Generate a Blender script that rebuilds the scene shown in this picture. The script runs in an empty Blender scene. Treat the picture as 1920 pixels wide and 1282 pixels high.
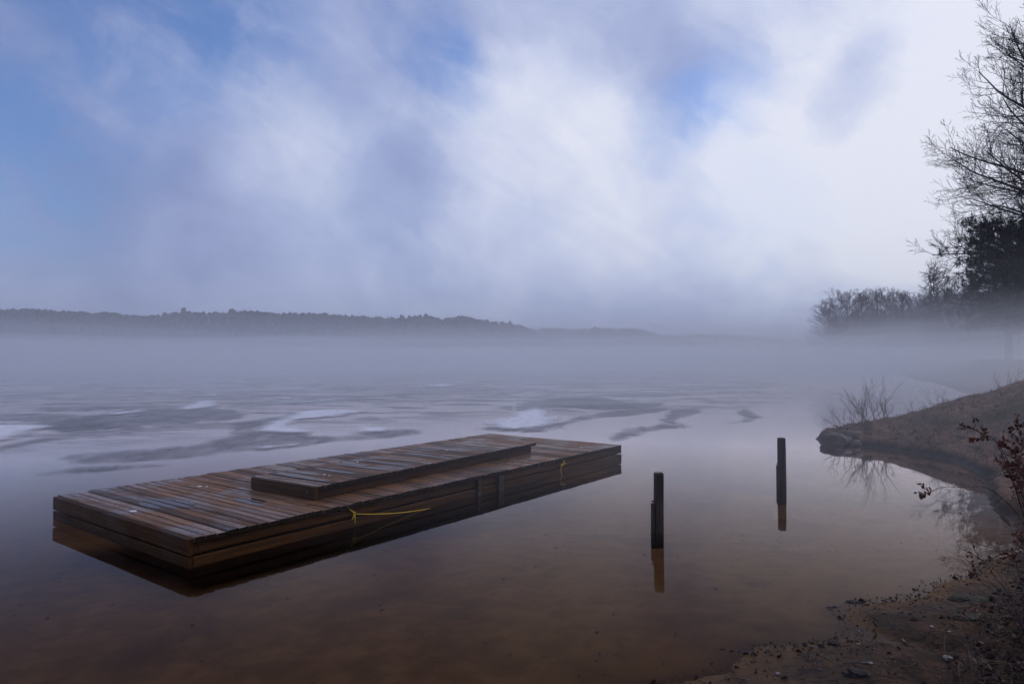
import bpy, math, random
import numpy as np
from mathutils import Vector, Matrix, noise

random.seed(7)
rng = np.random.default_rng(7)
scene = bpy.context.scene
col = scene.collection
R = math.radians

# ------------------------------------------------------------------ camera
CAM_H = 1.44                      # lens height above the water
FOC = 1264.0                      # focal length in pixels of the 1920 wide photo
HORIZON = 671.0
cam_d = bpy.data.cameras.new('camera')
cam = bpy.data.objects.new('camera', cam_d)
col.objects.link(cam)
cam.location = (0, 0, CAM_H)
cam.rotation_euler = (R(90 + 1.36), 0, 0)
cam_d.sensor_width = 36.0
cam_d.lens = FOC / 1920 * 36.0
cam_d.clip_start = 0.05
cam_d.clip_end = 6000
scene.camera = cam

# ------------------------------------------------------------------ view
scene.view_settings.view_transform = 'Standard'
scene.view_settings.look = 'None'
scene.view_settings.exposure = 0.0
scene.view_settings.gamma = 1.0
scene.view_settings.use_curve_mapping = False
cy = scene.cycles
cy.max_bounces = 6
cy.diffuse_bounces = 3
cy.glossy_bounces = 4
cy.transmission_bounces = 4
cy.volume_bounces = 3
cy.transparent_max_bounces = 64
cy.use_denoising = True
cy.use_adaptive_sampling = True
cy.adaptive_threshold = 0.02
cy.sample_clamp_indirect = 4.0

# ------------------------------------------------------------------ node helpers
class NT:
    """thin wrapper to write node graphs compactly"""
    def __init__(self, tree):
        self.t = tree; tree.nodes.clear()
    def n(self, kind, **kw):
        nd = self.t.nodes.new(kind)
        for k, v in kw.items():
            if k.startswith('i_'):
                key = k[2:]
                key = int(key) if key.isdigit() else key.replace('_', ' ')
                self.put(nd.inputs[key], v)
            else:
                setattr(nd, k, v)
        return nd
    def put(self, sock, v):
        if isinstance(v, bpy.types.NodeSocket): self.t.links.new(v, sock)
        else:
            if hasattr(sock.default_value, '__len__') and not hasattr(v, '__len__'): v = (v,) * len(sock.default_value)
            if hasattr(sock.default_value, '__len__') and len(sock.default_value) == 4 and len(v) == 3: v = (*v, 1)
            sock.default_value = v
    def math(self, op, a, b=None, c=None, clamp=False):
        nd = self.t.nodes.new('ShaderNodeMath'); nd.operation = op; nd.use_clamp = clamp
        self.put(nd.inputs[0], a)
        if b is not None: self.put(nd.inputs[1], b)
        if c is not None: self.put(nd.inputs[2], c)
        return nd.outputs[0]
    def vmath(self, op, a, b=None):
        nd = self.t.nodes.new('ShaderNodeVectorMath'); nd.operation = op
        self.put(nd.inputs[0], a)
        if b is not None: self.put(nd.inputs['Scale' if op == 'SCALE' else 1], b)
        return nd.outputs['Value' if op in ('DOT_PRODUCT', 'LENGTH') else 'Vector']
    def mix(self, f, a, b):
        nd = self.t.nodes.new('ShaderNodeMix'); nd.data_type = 'RGBA'
        self.put(nd.inputs[0], f); self.put(nd.inputs[6], a); self.put(nd.inputs[7], b)
        return nd.outputs[2]
    def noise(self, vec, scale, detail=4, rough=0.5, dist=0.0, out='Fac'):
        nd = self.n('ShaderNodeTexNoise', i_Scale=scale, i_Detail=detail, i_Roughness=rough, i_Distortion=dist)
        if vec is not None: self.put(nd.inputs['Vector'], vec)
        return nd.outputs[out]
    def smooth(self, v, a, b, lo=0.0, hi=1.0):
        nd = self.t.nodes.new('ShaderNodeMapRange'); nd.interpolation_type = 'SMOOTHSTEP'
        for i, x in enumerate((v, a, b, lo, hi)): self.put(nd.inputs[i], x)
        return nd.outputs[0]
    def ramp(self, f, stops):
        nd = self.t.nodes.new('ShaderNodeValToRGB'); self.put(nd.inputs[0], f)
        e = nd.color_ramp.elements
        while len(e) < len(stops): e.new(0.5)
        for el, (p, c) in zip(e, stops): el.position = p; el.color = (*c, 1)
        return nd.outputs[0]

def lin(r, g, b):
    return tuple((c / 255 / 12.92) if c / 255 <= 0.04045 else ((c / 255 + 0.055) / 1.055) ** 2.4 for c in (r, g, b))

# ------------------------------------------------------------------ world: cloudy sky
SUN_AZ, SUN_EL = R(62), R(34)                      # clockwise from +Y (forward), to the right of the camera
SKY_STRENGTH = 0.1
world = bpy.data.worlds.new('World')
scene.world = world
world.use_nodes = True
w = NT(world.node_tree)
tc = w.n('ShaderNodeTexCoord')
D = tc.outputs['Generated']
sky = w.n('ShaderNodeTexSky', sky_type='NISHITA', sun_disc=False, sun_elevation=SUN_EL, sun_rotation=SUN_AZ)
sky.air_density = 1.2; sky.dust_density = 0.6; sky.ozone_density = 3.0

def pix_dir(px, py):
    v = Vector(((px - 960) / FOC, 1.0, (HORIZON - py) / FOC)); v.normalize(); return v

warp = w.vmath('SUBTRACT', w.noise(D, 4.6, 6, 0.6, 0.0, 'Color'), (0.5, 0.5, 0.5))
Dw = w.vmath('NORMALIZE', w.vmath('ADD', D, w.vmath('SCALE', warp, 0.16)))
def bump_at(px, py, rad_px, amp):
    d = w.vmath('DOT_PRODUCT', Dw, tuple(pix_dir(px, py)))
    return w.math('MULTIPLY', w.smooth(d, math.cos(rad_px / FOC), 1.0), amp)
def total(items):
    acc = None
    for it in items:
        b = bump_at(*it)
        acc = b if acc is None else w.math('ADD', acc, b)
    return acc
sep = w.n('ShaderNodeSeparateXYZ', i_Vector=D)
zc, xc = sep.outputs['Z'], sep.outputs['X']
# clouds are laid on a flat layer, so that they stretch towards the horizon
den = w.math('ADD', w.math('MAXIMUM', zc, 0.0), 0.22)
plane = w.n('ShaderNodeCombineXYZ', i_X=w.math('DIVIDE', xc, den), i_Y=w.math('DIVIDE', sep.outputs['Y'], den), i_Z=0.0).outputs[0]
n1 = w.noise(plane, 1.1, 3, 0.5, 0.6)
n2 = w.noise(Dw, 6.5, 7, 0.60, 0.4)
rot = w.n('ShaderNodeMapping', i_Vector=D, i_Rotation=(0, R(-30), 0))
rot = w.n('ShaderNodeMapping', i_Vector=rot.outputs[0], i_Scale=(2.2, 2.2, 5.0))
n3 = w.noise(rot.outputs[0], 2.6, 7, 0.58, 0.5)                    # slanting wisps
# thin and thick parts of the cloud cover
bright = total([(1000, 330, 300, .24), (1260, 330, 260, .15), (1600, 290, 330, .40), (1740, 30, 380, .42), (1500, 60, 240, .16),
                (1120, 60, 340, .17), (1650, 460, 190, .18), (1330, 470, 220, .13), (1200, 480, 200, .06), (1050, 640, 520, .10), (210, 200, 140, .20), (540, 170, 240, .18),
                (1900, 330, 300, .3), (480, 390, 300, .14), (930, 200, 200, .05)])
dark = total([(1530, 105, 190, .34), (1680, 180, 150, .30), (1300, 110, 150, .16), (230, 430, 280, .17), (640, 40, 200, .06),
              (740, 360, 130, .08), (620, 520, 300, .04), (1120, 540, 300, .05), (150, 60, 340, .16), (60, 300, 200, .06)])
lum = w.math('ADD', 0.43, w.math('SUBTRACT', bright, dark))
lum = w.math('ADD', lum, w.math('MULTIPLY', w.math('SUBTRACT', n1, 0.5), 0.08))
lum = w.math('ADD', lum, w.math('MULTIPLY', w.math('SUBTRACT', n2, 0.5), 0.50))
lum = w.math('ADD', lum, w.math('MULTIPLY', w.math('SUBTRACT', n3, 0.5), 0.36))
cloud = w.ramp(lum, [(0.0, lin(120, 130, 174)), (0.30, lin(146, 157, 200)), (0.55, lin(174, 185, 222)),
                     (0.80, lin(212, 219, 243)), (1.0, lin(240, 242, 253))])
gap = total([(-120, 40, 420, .60), (350, -50, 260, .60), (-80, 240, 240, .12), (795, 60, 120, .40), (838, 150, 110, .52),
             (1350, 165, 120, .34), (1275, 225, 110, .24), (560, 0, 240, .24), (690, 350, 190, .16), (1400, 420, 180, .16), (230, 330, 300, .08)])
veil = w.smooth(w.math('ADD', w.math('MULTIPLY', n2, 0.55), w.math('MULTIPLY', n3, 0.45)), 0.36, 0.64, 1.2, 0.35)   # wisps drawn across the gaps
gap = w.math('ADD', w.math('MULTIPLY', gap, veil), w.math('MULTIPLY', w.math('SUBTRACT', n2, 0.60), 0.35))
gap = w.smooth(gap, -0.22, 1.05)
blue = w.vmath('MULTIPLY', sky.outputs[0], (0.74, 0.98, 1.42))
skycol = w.mix(w.math('MULTIPLY', gap, 0.9), w.vmath('SCALE', cloud, 1.0 / SKY_STRENGTH), blue)
bg = w.n('ShaderNodeBackground', i_Color=skycol, i_Strength=SKY_STRENGTH)
world.cycles.sampling_method = 'MANUAL'; world.cycles.sample_map_resolution = 256
wo = w.n('ShaderNodeOutputWorld', i_Surface=bg.outputs[0])

# ------------------------------------------------------------------ sun behind the clouds
sun_d = bpy.data.lights.new('sun', 'SUN')
sun_d.energy = 1.0
sun_d.angle = R(14)
sun_d.color = (1.0, 0.80, 0.58)
sun = bpy.data.objects.new('sun', sun_d)
col.objects.link(sun)
to_sun = Vector((math.sin(SUN_AZ) * math.cos(SUN_EL), math.cos(SUN_AZ) * math.cos(SUN_EL), math.sin(SUN_EL)))
sun.rotation_euler = to_sun.to_track_quat('Z', 'Y').to_euler()

# ------------------------------------------------------------------ object helpers
def tag(o, label=None, cat=None, group=None, kind=None):
    for k, v in (('label', label), ('category', cat), ('group', group), ('kind', kind)):
        if v: o[k] = v
    return o

def empty(name, loc=(0, 0, 0), rz=0.0):
    o = bpy.data.objects.new(name, None)
    o.empty_display_size = 0.1
    o.location = loc; o.rotation_euler = (0, 0, rz)
    col.objects.link(o)
    return o

def link_mesh(name, me, mat=None, parent=None, loc=(0, 0, 0), rot=(0, 0, 0), smooth=False):
    o = bpy.data.objects.new(name, me)
    col.objects.link(o)
    o.location = loc; o.rotation_euler = rot
    if parent is not None: o.parent = parent
    if mat is not None and not me.materials: me.materials.append(mat)
    if smooth and len(me.polygons): me.polygons.foreach_set('use_smooth', [True] * len(me.polygons))
    return o

class MB:
    """collects vertices and faces of ONE mesh"""
    def __init__(self): self.v = []; self.f = []
    def add(self, vs, fs):
        b = len(self.v); self.v.extend(vs); self.f.extend([tuple(i + b for i in f) for f in fs])
    def box(self, x0, x1, y0, y1, z0, z1, ch=0.0, M=None):
        """box with its long edges along Y chamfered at the top"""
        if ch <= 0:
            pr = [(x0, z0), (x1, z0), (x1, z1), (x0, z1)]
        else:
            pr = [(x0, z0 + ch), (x0 + ch, z0), (x1 - ch, z0), (x1, z0 + ch), (x1, z1 - ch), (x1 - ch, z1), (x0 + ch, z1), (x0, z1 - ch)]
        n = len(pr)
        vs = [(a, y0, c) for a, c in pr] + [(a, y1, c) for a, c in pr]
        fs = [tuple(range(n)), tuple(range(2 * n - 1, n - 1, -1))]
        fs += [(i, n + i, n + (i + 1) % n, (i + 1) % n) for i in range(n)]
        if M is not None: vs = [tuple(M @ Vector(v)) for v in vs]
        self.add(vs, fs)
    def tube(self, pts, rads, sides=4, cap=True):
        pts = [Vector(p) for p in pts]
        b = len(self.v); n = len(pts)
        up = Vector((0.31, 0.17, 0.93))
        for i, p in enumerate(pts):
            t = (pts[min(i + 1, n - 1)] - pts[max(i - 1, 0)])
            if t.length < 1e-9: t = Vector((0, 0, 1))
            t.normalize()
            a = t.cross(up)
            if a.length < 1e-3: a = t.cross(Vector((1, 0, 0)))
            a.normalize(); c = t.cross(a)
            r = rads[i]
            for k in range(sides):
                th = 2 * math.pi * k / sides
                q = p + a * (math.cos(th) * r) + c * (math.sin(th) * r)
                self.v.append((q.x, q.y, q.z))
        for i in range(n - 1):
            for k in range(sides):
                k2 = (k + 1) % sides
                self.f.append((b + i * sides + k, b + i * sides + k2, b + (i + 1) * sides + k2, b + (i + 1) * sides + k))
        if cap:
            self.f.append(tuple(b + k for k in range(sides - 1, -1, -1)))
            self.f.append(tuple(b + (n - 1) * sides + k for k in range(sides)))
    def mesh(self, name):
        me = bpy.data.meshes.new(name)
        me.from_pydata(self.v, [], self.f); me.update()
        return me
    def build(self, name, mat, parent=None, loc=(0, 0, 0), rot=(0, 0, 0), smooth=False):
        return link_mesh(name, self.mesh(name), mat, parent, loc, rot, smooth)

def new_mat(name):
    m = bpy.data.materials.new(name); m.use_nodes = True
    return m, NT(m.node_tree)

def simple_mat(name, c0, c1, scale=8.0, rough=(0.5, 0.8), bump=0.3, detail=6, per_object=0.0, spec=0.5, coords='Object', bdist=0.02):
    m, t = new_mat(name)
    tcn = t.n('ShaderNodeTexCoord'); v = tcn.outputs[coords]
    nz = t.noise(v, scale, detail, 0.6)
    nb = t.noise(v, scale * 4.3, detail, 0.6)
    c = t.mix(t.smooth(nz, 0.3, 0.7), c0, c1)
    if per_object:
        oi = t.n('ShaderNodeObjectInfo')
        k = t.math('ADD', 1 - per_object, t.math('MULTIPLY', oi.outputs['Random'], 2 * per_object))
        c = t.vmath('SCALE', c, k)
    r = t.smooth(nb, 0.3, 0.7, rough[0], rough[1])
    bp = t.n('ShaderNodeBump', i_Strength=bump, i_Distance=bdist, i_Height=nb)
    p = t.n('ShaderNodeBsdfPrincipled', i_Base_Color=c, i_Roughness=r, i_Normal=bp.outputs[0])
    p.inputs['Specular IOR Level'].default_value = spec
    t.n('ShaderNodeOutputMaterial', i_Surface=p.outputs[0])
    return m

# ------------------------------------------------------------------ materials
def wood_mat(name, c0, c1, c2, rough=(0.22, 0.6), wet=0.5, axis='Y', spec=0.36, vary=0.38):
    """wet weathered softwood, grain along the local Y (or X) axis"""
    m, t = new_mat(name)
    tcn = t.n('ShaderNodeTexCoord'); oi = t.n('ShaderNodeObjectInfo')
    off = t.math('MULTIPLY', oi.outputs['Random'], 37.0)
    v = t.vmath('ADD', tcn.outputs['Object'], t.n('ShaderNodeCombineXYZ', i_X=off, i_Y=off, i_Z=off).outputs[0])
    sc = (22, 1.1, 22) if axis == 'Y' else (1.1, 22, 22)
    mp = t.n('ShaderNodeMapping', i_Vector=v, i_Scale=sc)
    grain = t.noise(mp.outputs[0], 2.2, 8, 0.65, 0.6)
    fine = t.noise(mp.outputs[0], 9.0, 5, 0.6, 0.2)
    wp = t.n('ShaderNodeNewGeometry').outputs['Position']
    blot = t.math('ADD', t.math('MULTIPLY', t.noise(wp, 1.5, 5, 0.6, 0.8), 0.75), t.math('MULTIPLY', grain, 0.25))
    c = t.ramp(grain, [(0.25, c0), (0.52, c1), (0.78, c2)])
    rnd = t.math('ADD', 1 - vary, t.math('MULTIPLY', oi.outputs['Random'], 2 * vary))
    c = t.vmath('SCALE', c, rnd)
    wetf = t.smooth(t.math('ADD', blot, t.math('MULTIPLY', t.math('SUBTRACT', oi.outputs['Random'], 0.5), 0.10)), 0.40, 0.62)
    c = t.mix(t.math('MULTIPLY', wetf, wet), c, t.vmath('SCALE', c, 0.55))
    r = t.math('ADD', t.math('MULTIPLY', wetf, rough[0] - rough[1]), rough[1])
    r = t.math('ADD', r, t.math('MULTIPLY', t.math('SUBTRACT', fine, 0.5), 0.25), clamp=True)
    bp = t.n('ShaderNodeBump', i_Strength=0.5, i_Distance=0.006, i_Height=t.math('ADD', grain, t.math('MULTIPLY', fine, 0.5)))
    p = t.n('ShaderNodeBsdfPrincipled', i_Base_Color=c, i_Roughness=r, i_Normal=bp.outputs[0])
    p.inputs['Specular IOR Level'].default_value = spec
    t.n('ShaderNodeOutputMaterial', i_Surface=p.outputs[0])
    return m

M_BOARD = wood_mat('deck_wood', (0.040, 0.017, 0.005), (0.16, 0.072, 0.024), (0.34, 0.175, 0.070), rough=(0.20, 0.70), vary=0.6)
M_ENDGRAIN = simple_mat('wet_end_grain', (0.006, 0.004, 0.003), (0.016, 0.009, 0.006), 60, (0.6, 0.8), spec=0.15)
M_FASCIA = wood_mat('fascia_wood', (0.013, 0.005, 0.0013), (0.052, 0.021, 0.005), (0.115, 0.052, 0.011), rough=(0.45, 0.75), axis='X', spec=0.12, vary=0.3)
M_POST = wood_mat('post_wood', (0.010, 0.006, 0.004), (0.034, 0.021, 0.014), (0.085, 0.056, 0.038), rough=(0.4, 0.7), axis='Y')
M_DARK = simple_mat('dark_float', (0.006, 0.005, 0.004), (0.014, 0.011, 0.009), 6, (0.5, 0.8))
M_METAL = simple_mat('rusty_metal', (0.012, 0.010, 0.009), (0.035, 0.022, 0.015), 20, (0.35, 0.6))
M_ROPE = simple_mat('yellow_rope', (0.62, 0.40, 0.01), (0.78, 0.56, 0.03), 60, (0.45, 0.6), 0.5)
M_WHITE = simple_mat('white_spot', (0.70, 0.70, 0.68), (0.82, 0.82, 0.80), 60, (0.4, 0.6))
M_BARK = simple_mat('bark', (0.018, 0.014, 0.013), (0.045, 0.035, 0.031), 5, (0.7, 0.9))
M_BARK_FAR = simple_mat('hazed_grey_bark', (0.045, 0.036, 0.036), (0.10, 0.08, 0.078), 5, (0.7, 0.9))  # grey bark made paler: some of the distance haze is put into its colour
M_BIRCH = simple_mat('birch_bark', (0.10, 0.09, 0.085), (0.30, 0.28, 0.26), 3, (0.6, 0.8))
M_NEEDLE = simple_mat('pine_needles', (0.012, 0.018, 0.012), (0.030, 0.040, 0.024), 1.5, (0.6, 0.8))
M_FOREST = simple_mat('far_forest', (0.022, 0.024, 0.024), (0.055, 0.055, 0.052), 0.05, (0.8, 0.95), coords='Object')
M_HILL = simple_mat('hill_ground', (0.03, 0.03, 0.026), (0.06, 0.056, 0.05), 0.03, (0.8, 0.95))
M_TWIG = simple_mat('twig', (0.035, 0.018, 0.013), (0.09, 0.05, 0.036), 30, (0.6, 0.8))
M_LEAF = simple_mat('dry_leaf', (0.05, 0.013, 0.007), (0.19, 0.050, 0.022), 25, (0.5, 0.8))
M_DEAD = simple_mat('rotting_leaf', (0.014, 0.007, 0.0045), (0.062, 0.026, 0.013), 18, (0.55, 0.85))
M_STRAW = simple_mat('dry_grass', (0.022, 0.013, 0.008), (0.070, 0.043, 0.025), 4, (0.6, 0.85))
M_LITTER = simple_mat('leaf_litter', (0.010, 0.006, 0.004), (0.045, 0.023, 0.013), 9, (0.35, 0.7))
M_MOSS = simple_mat('moss', (0.010, 0.009, 0.004), (0.030, 0.028, 0.010), 30, (0.7, 0.9), 0.8)
M_ROCK = simple_mat('rock', (0.018, 0.014, 0.013), (0.085, 0.062, 0.054), 5, (0.6, 0.85), 0.9)
M_PEBBLE = simple_mat('pebble', (0.10, 0.085, 0.07), (0.30, 0.26, 0.22), 30, (0.35, 0.6), per_object=0.3)

# ------------------------------------------------------------------ ground plan helpers
def ground_at(px, py, z=0.0):
    """plan position of a point of height z that the survey photo shows at px, py"""
    d = FOC * (CAM_H - z) / (py - HORIZON)
    return ((px - 960) / FOC * d, d)

SHORE = [(-900, -260), (-60, -30), (-12, -4.2), (-4, 0.15), (-1.2, 1.72), (0.15, 2.66), (0.62, 3.00), (0.98, 3.15), (1.22, 3.40), (1.55, 3.42),
         (1.80, 3.56), (1.86, 3.86), (2.08, 4.02), (2.45, 4.12), (2.72, 4.40), (3.10, 4.52), (3.42, 4.82), (3.80, 5.02), (4.12, 5.45), (4.33, 5.92), (4.62, 6.5),
         (4.88, 6.95), (5.30, 7.55), (5.72, 8.05), (5.86, 8.55), (6.12, 9.1), (6.22, 9.7), (6.14, 10.2), (5.98, 10.75), (5.72, 11.1), (5.5, 11.3), (5.36, 11.6),
         (5.40, 12.0), (5.7, 12.5), (6.5, 13.0), (8, 13.9), (11, 15.6), (16, 19), (19, 26), (23, 36), (33, 55), (46, 80), (54, 100),
         (56, 116), (62, 135), (84, 180), (150, 300), (300, 620), (700, 1300), (2400, 1700), (2400, -900), (-900, -900)]
SH = np.array(SHORE, float)

def poly_sd(P, poly):
    """signed distance of points P (n,2), positive inside"""
    A = poly; B = np.roll(poly, -1, axis=0)
    best = np.full(len(P), 1e18); inside = np.zeros(len(P), bool)
    for a, b in zip(A, B):
        e = b - a; q = P - a
        t = np.clip((q @ e) / max(e @ e, 1e-12), 0, 1)
        d = q - t[:, None] * e
        best = np.minimum(best, (d * d).sum(1))
        c = ((a[1] > P[:, 1]) != (b[1] > P[:, 1]))
        if e[1] != 0:
            xi = a[0] + (P[:, 1] - a[1]) / e[1] * e[0]
            inside ^= c & (P[:, 0] < xi)
    return np.where(inside, 1, -1) * np.sqrt(best)

def sstep(x, a, b):
    t = np.clip((x - a) / (b - a), 0, 1); return t * t * (3 - 2 * t)

def vnoise(P, s, seed=0):
    return np.array([noise.noise((x * s + seed, y * s - seed, seed * 1.7)) for x, y in P])

def soft_cap(q): return q / (1 + (q / 1.3) ** 4) ** 0.25

def ground_h(P):
    P = np.asarray(P, float)
    sd = poly_sd(P, SH)
    near = (np.abs(P[:, 0]) < 20) & (P[:, 1] < 26) & (P[:, 1] > -8)
    nz = np.zeros(len(P)); nf = np.zeros(len(P))
    idx = np.where(near)[0]
    if len(idx):
        nz[idx] = vnoise(P[idx], 1.3, 3); nf[idx] = vnoise(P[idx], 6.0, 9)
    sd = sd + np.where(near, 0.055 * nz + 0.03 * nf, 0.0)
    wb = sstep(P[:, 1] + 0.25 * P[:, 0], 5.6, 7.4)                       # 0 on the beach, 1 on the bank
    s = np.maximum(sd, 0)
    beach = 0.040 * s + 0.030 * sstep(s, 0, 0.5) + nz * 0.018 * sstep(s, 0, 0.4) + nf * 0.009 * sstep(s, 0, .15) + 0.30 * sstep(s, 0.9, 3.0) + 0.5 * sstep(s, 2.5, 9)
    bank = 0.10 * sstep(s, 0, 0.10) + soft_cap(0.20 * s + 0.085 * s * s) + nz * 0.08 * sstep(s, 0, .5) + nf * 0.036 * sstep(s, 0, .15)
    bank += -0.5 * sstep(s, 5, 12)
    land = beach * (1 - wb) + bank * wb
    u = np.maximum(-sd, 0)
    bed = -(0.055 * np.minimum(u, 6) + 0.012 * np.minimum(u, 60) + nz * 0.012 + nf * 0.003) - 0.10 * wb * sstep(u, 0, .5)
    bed = np.minimum(bed, -0.004 - 0.02 * sstep(u, 0, .2))
    h = np.where(sd > 0, land, bed)
    # little rivulet that cuts the beach
    a = np.array([1.78, 3.62]); b = np.array([2.06, 3.30]); c = np.array([2.5, 3.12])
    for p, q in ((a, b), (b, c)):
        e = q - p; r = P - p
        t = np.clip((r @ e) / (e @ e), 0, 1)
        dd = np.sqrt(((r - t[:, None] * e) ** 2).sum(1))
        h = np.where(sd > 0, h - (0.030 + 0.03 * 0) * np.exp(-(dd / 0.055) ** 2), h)
    return h

def h_at(x, y): return float(ground_h([(x, y)])[0])

# ------------------------------------------------------------------ ground (lake bed, beach and bank in one sheet)
def graded(lo, hi, step, far_lo, far_hi, k=1.17):
    xs = list(np.arange(lo, hi, step))
    st = step; x = lo; left = []
    while x > far_lo: st *= k; x -= st; left.append(x)
    st = step; x = xs[-1]; right = []
    while x < far_hi: st *= k; x += st; right.append(x)
    return np.array(left[::-1] + xs + right)
gx = graded(-1.0, 8.6, 0.055, -2300, 2300)
gy = graded(1.6, 13.4, 0.055, -880, 2300)
GX, GY = np.meshgrid(gx, gy)
GP = np.stack([GX.ravel(), GY.ravel()], 1)
GZ = ground_h(GP)
def grid_mesh(name, P3, nx, ny):
    me = bpy.data.meshes.new(name)
    i = np.arange((nx - 1) * (ny - 1)); r = i // (nx - 1); c = i % (nx - 1)
    a = r * nx + c
    F = np.stack([a, a + 1, a + nx + 1, a + nx], 1)
    me.vertices.add(len(P3)); me.vertices.foreach_set('co', np.asarray(P3, np.float32).ravel())
    me.loops.add(F.size); me.loops.foreach_set('vertex_index', F.ravel().astype(np.int32))
    me.polygons.add(len(F)); me.polygons.foreach_set('loop_start', np.arange(0, F.size, 4, dtype=np.int32))
    me.update(); me.validate()
    me.polygons.foreach_set('use_smooth', np.ones(len(F), bool))
    return me
m, t = new_mat('sand_and_soil')
g = t.n('ShaderNodeNewGeometry'); pos = g.outputs['Position']
sx = t.n('ShaderNodeSeparateXYZ', i_Vector=pos)
big = t.noise(pos, 0.9, 5, 0.6, 0.4); mid = t.noise(pos, 5.0, 6, 0.65, 0.3); fin = t.noise(pos, 60.0, 5, 0.7)
sand = t.mix(t.smooth(mid, 0.3, 0.7), (0.185, 0.096, 0.034), (0.275, 0.148, 0.054))
sand = t.mix(t.math('MULTIPLY', t.smooth(big, 0.50, 0.72), 0.75), sand, (0.09, 0.046, 0.018))
sand = t.mix(t.math('MULTIPLY', t.smooth(t.noise(pos, 22.0, 4, 0.7, 0.6), 0.60, 0.72), 0.6), sand, (0.035, 0.019, 0.011))
turf = t.mix(t.smooth(t.noise(pos, 9.0, 6, 0.7), 0.3, 0.7), (0.07, 0.040, 0.027), (0.23, 0.135, 0.09))
turf = t.mix(t.smooth(big, 0.45, 0.75), turf, (0.035, 0.032, 0.018))
onbank = t.smooth(t.math('ADD', sx.outputs['Y'], t.math('MULTIPLY', t.math('SUBTRACT', sx.outputs['X'], 4.6), 1.6)), 5.4, 6.6)
shore = t.mix(t.smooth(mid, 0.3, 0.7), (0.032, 0.016, 0.008), (0.085, 0.043, 0.022))
shore = t.mix(t.smooth(t.noise(pos, 14.0, 5, 0.75, 0.8), 0.46, 0.62), shore, (0.010, 0.006, 0.0045))
humus = t.smooth(t.math('ADD', sx.outputs['Z'], t.math('MULTIPLY', t.math('SUBTRACT', big, 0.5), 0.10)), 0.07, 0.14)
shore = t.mix(humus, shore, t.mix(t.smooth(mid, 0.3, 0.7), (0.007, 0.005, 0.004), (0.022, 0.014, 0.009)))
turf = t.mix(t.smooth(t.math('ADD', sx.outputs['Z'], t.math('MULTIPLY', t.math('SUBTRACT', mid, 0.5), 0.12)), 0.03, 0.14), (0.016, 0.010, 0.007), turf)
grit = t.smooth(t.noise(pos, 110.0, 3, 0.7), 0.52, 0.62)
shore = t.mix(t.math('MULTIPLY', grit, 0.75), shore, (0.009, 0.006, 0.004))
land = t.mix(onbank, shore, turf)
sand = t.mix(onbank, sand, (0.020, 0.016, 0.013))
c = t.mix(t.smooth(t.math('ADD', sx.outputs['Z'], t.math('MULTIPLY', t.math('SUBTRACT', mid, 0.5), 0.05)), -0.03, 0.02), sand, land)
wetness = t.smooth(sx.outputs['Z'], 0.012, 0.10)
rr = t.math('ADD', 0.6, t.math('MULTIPLY', wetness, 0.3))
bp = t.n('ShaderNodeBump', i_Strength=0.8, i_Distance=0.02, i_Height=t.math('ADD', t.math('MULTIPLY', mid, 0.8), t.math('MULTIPLY', fin, 0.5)))
p = t.n('ShaderNodeBsdfPrincipled', i_Base_Color=c, i_Roughness=rr, i_Normal=bp.outputs[0])
p.inputs['Specular IOR Level'].default_value = 0.10
t.n('ShaderNodeOutputMaterial', i_Surface=p.outputs[0])
M_GROUND = m
ground = link_mesh('ground', grid_mesh('ground', np.column_stack([GP, GZ]), len(gx), len(gy)), M_GROUND)
tag(ground, kind='structure')

# ------------------------------------------------------------------ water body
m, t = new_mat('lake_water')
g = t.n('ShaderNodeNewGeometry')
nz = t.noise(g.outputs['Position'], 1.6, 3, 0.5)
bp = t.n('ShaderNodeBump', i_Strength=0.02, i_Distance=0.02, i_Height=nz)
fr = t.n('ShaderNodeFresnel', i_IOR=1.333, i_Normal=bp.outputs[0])
gl = t.n('ShaderNodeBsdfGlossy', i_Color=(1.0, 0.885, 0.835), i_Roughness=0.015, i_Normal=bp.outputs[0])
tr = t.n('ShaderNodeBsdfTransparent', i_Color=(0.92, 0.86, 0.80))
refl = t.math('MULTIPLY', t.math('POWER', fr.outputs[0], 2.5), 6.4, clamp=True)
mx = t.n('ShaderNodeMixShader', i_0=refl, i_1=tr.outputs[0], i_2=gl.outputs[0])
ab = t.n('ShaderNodeVolumeAbsorption', i_Color=(0.62, 0.38, 0.22), i_Density=0.28)
t.n('ShaderNodeOutputMaterial', i_Surface=mx.outputs[0], i_Volume=ab.outputs[0])
M_WATER = m
mb = MB(); mb.box(-2250, 2250, -850, 2250, -6.0, 0.0)
water = mb.build('water', M_WATER); tag(water, kind='structure')

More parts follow.
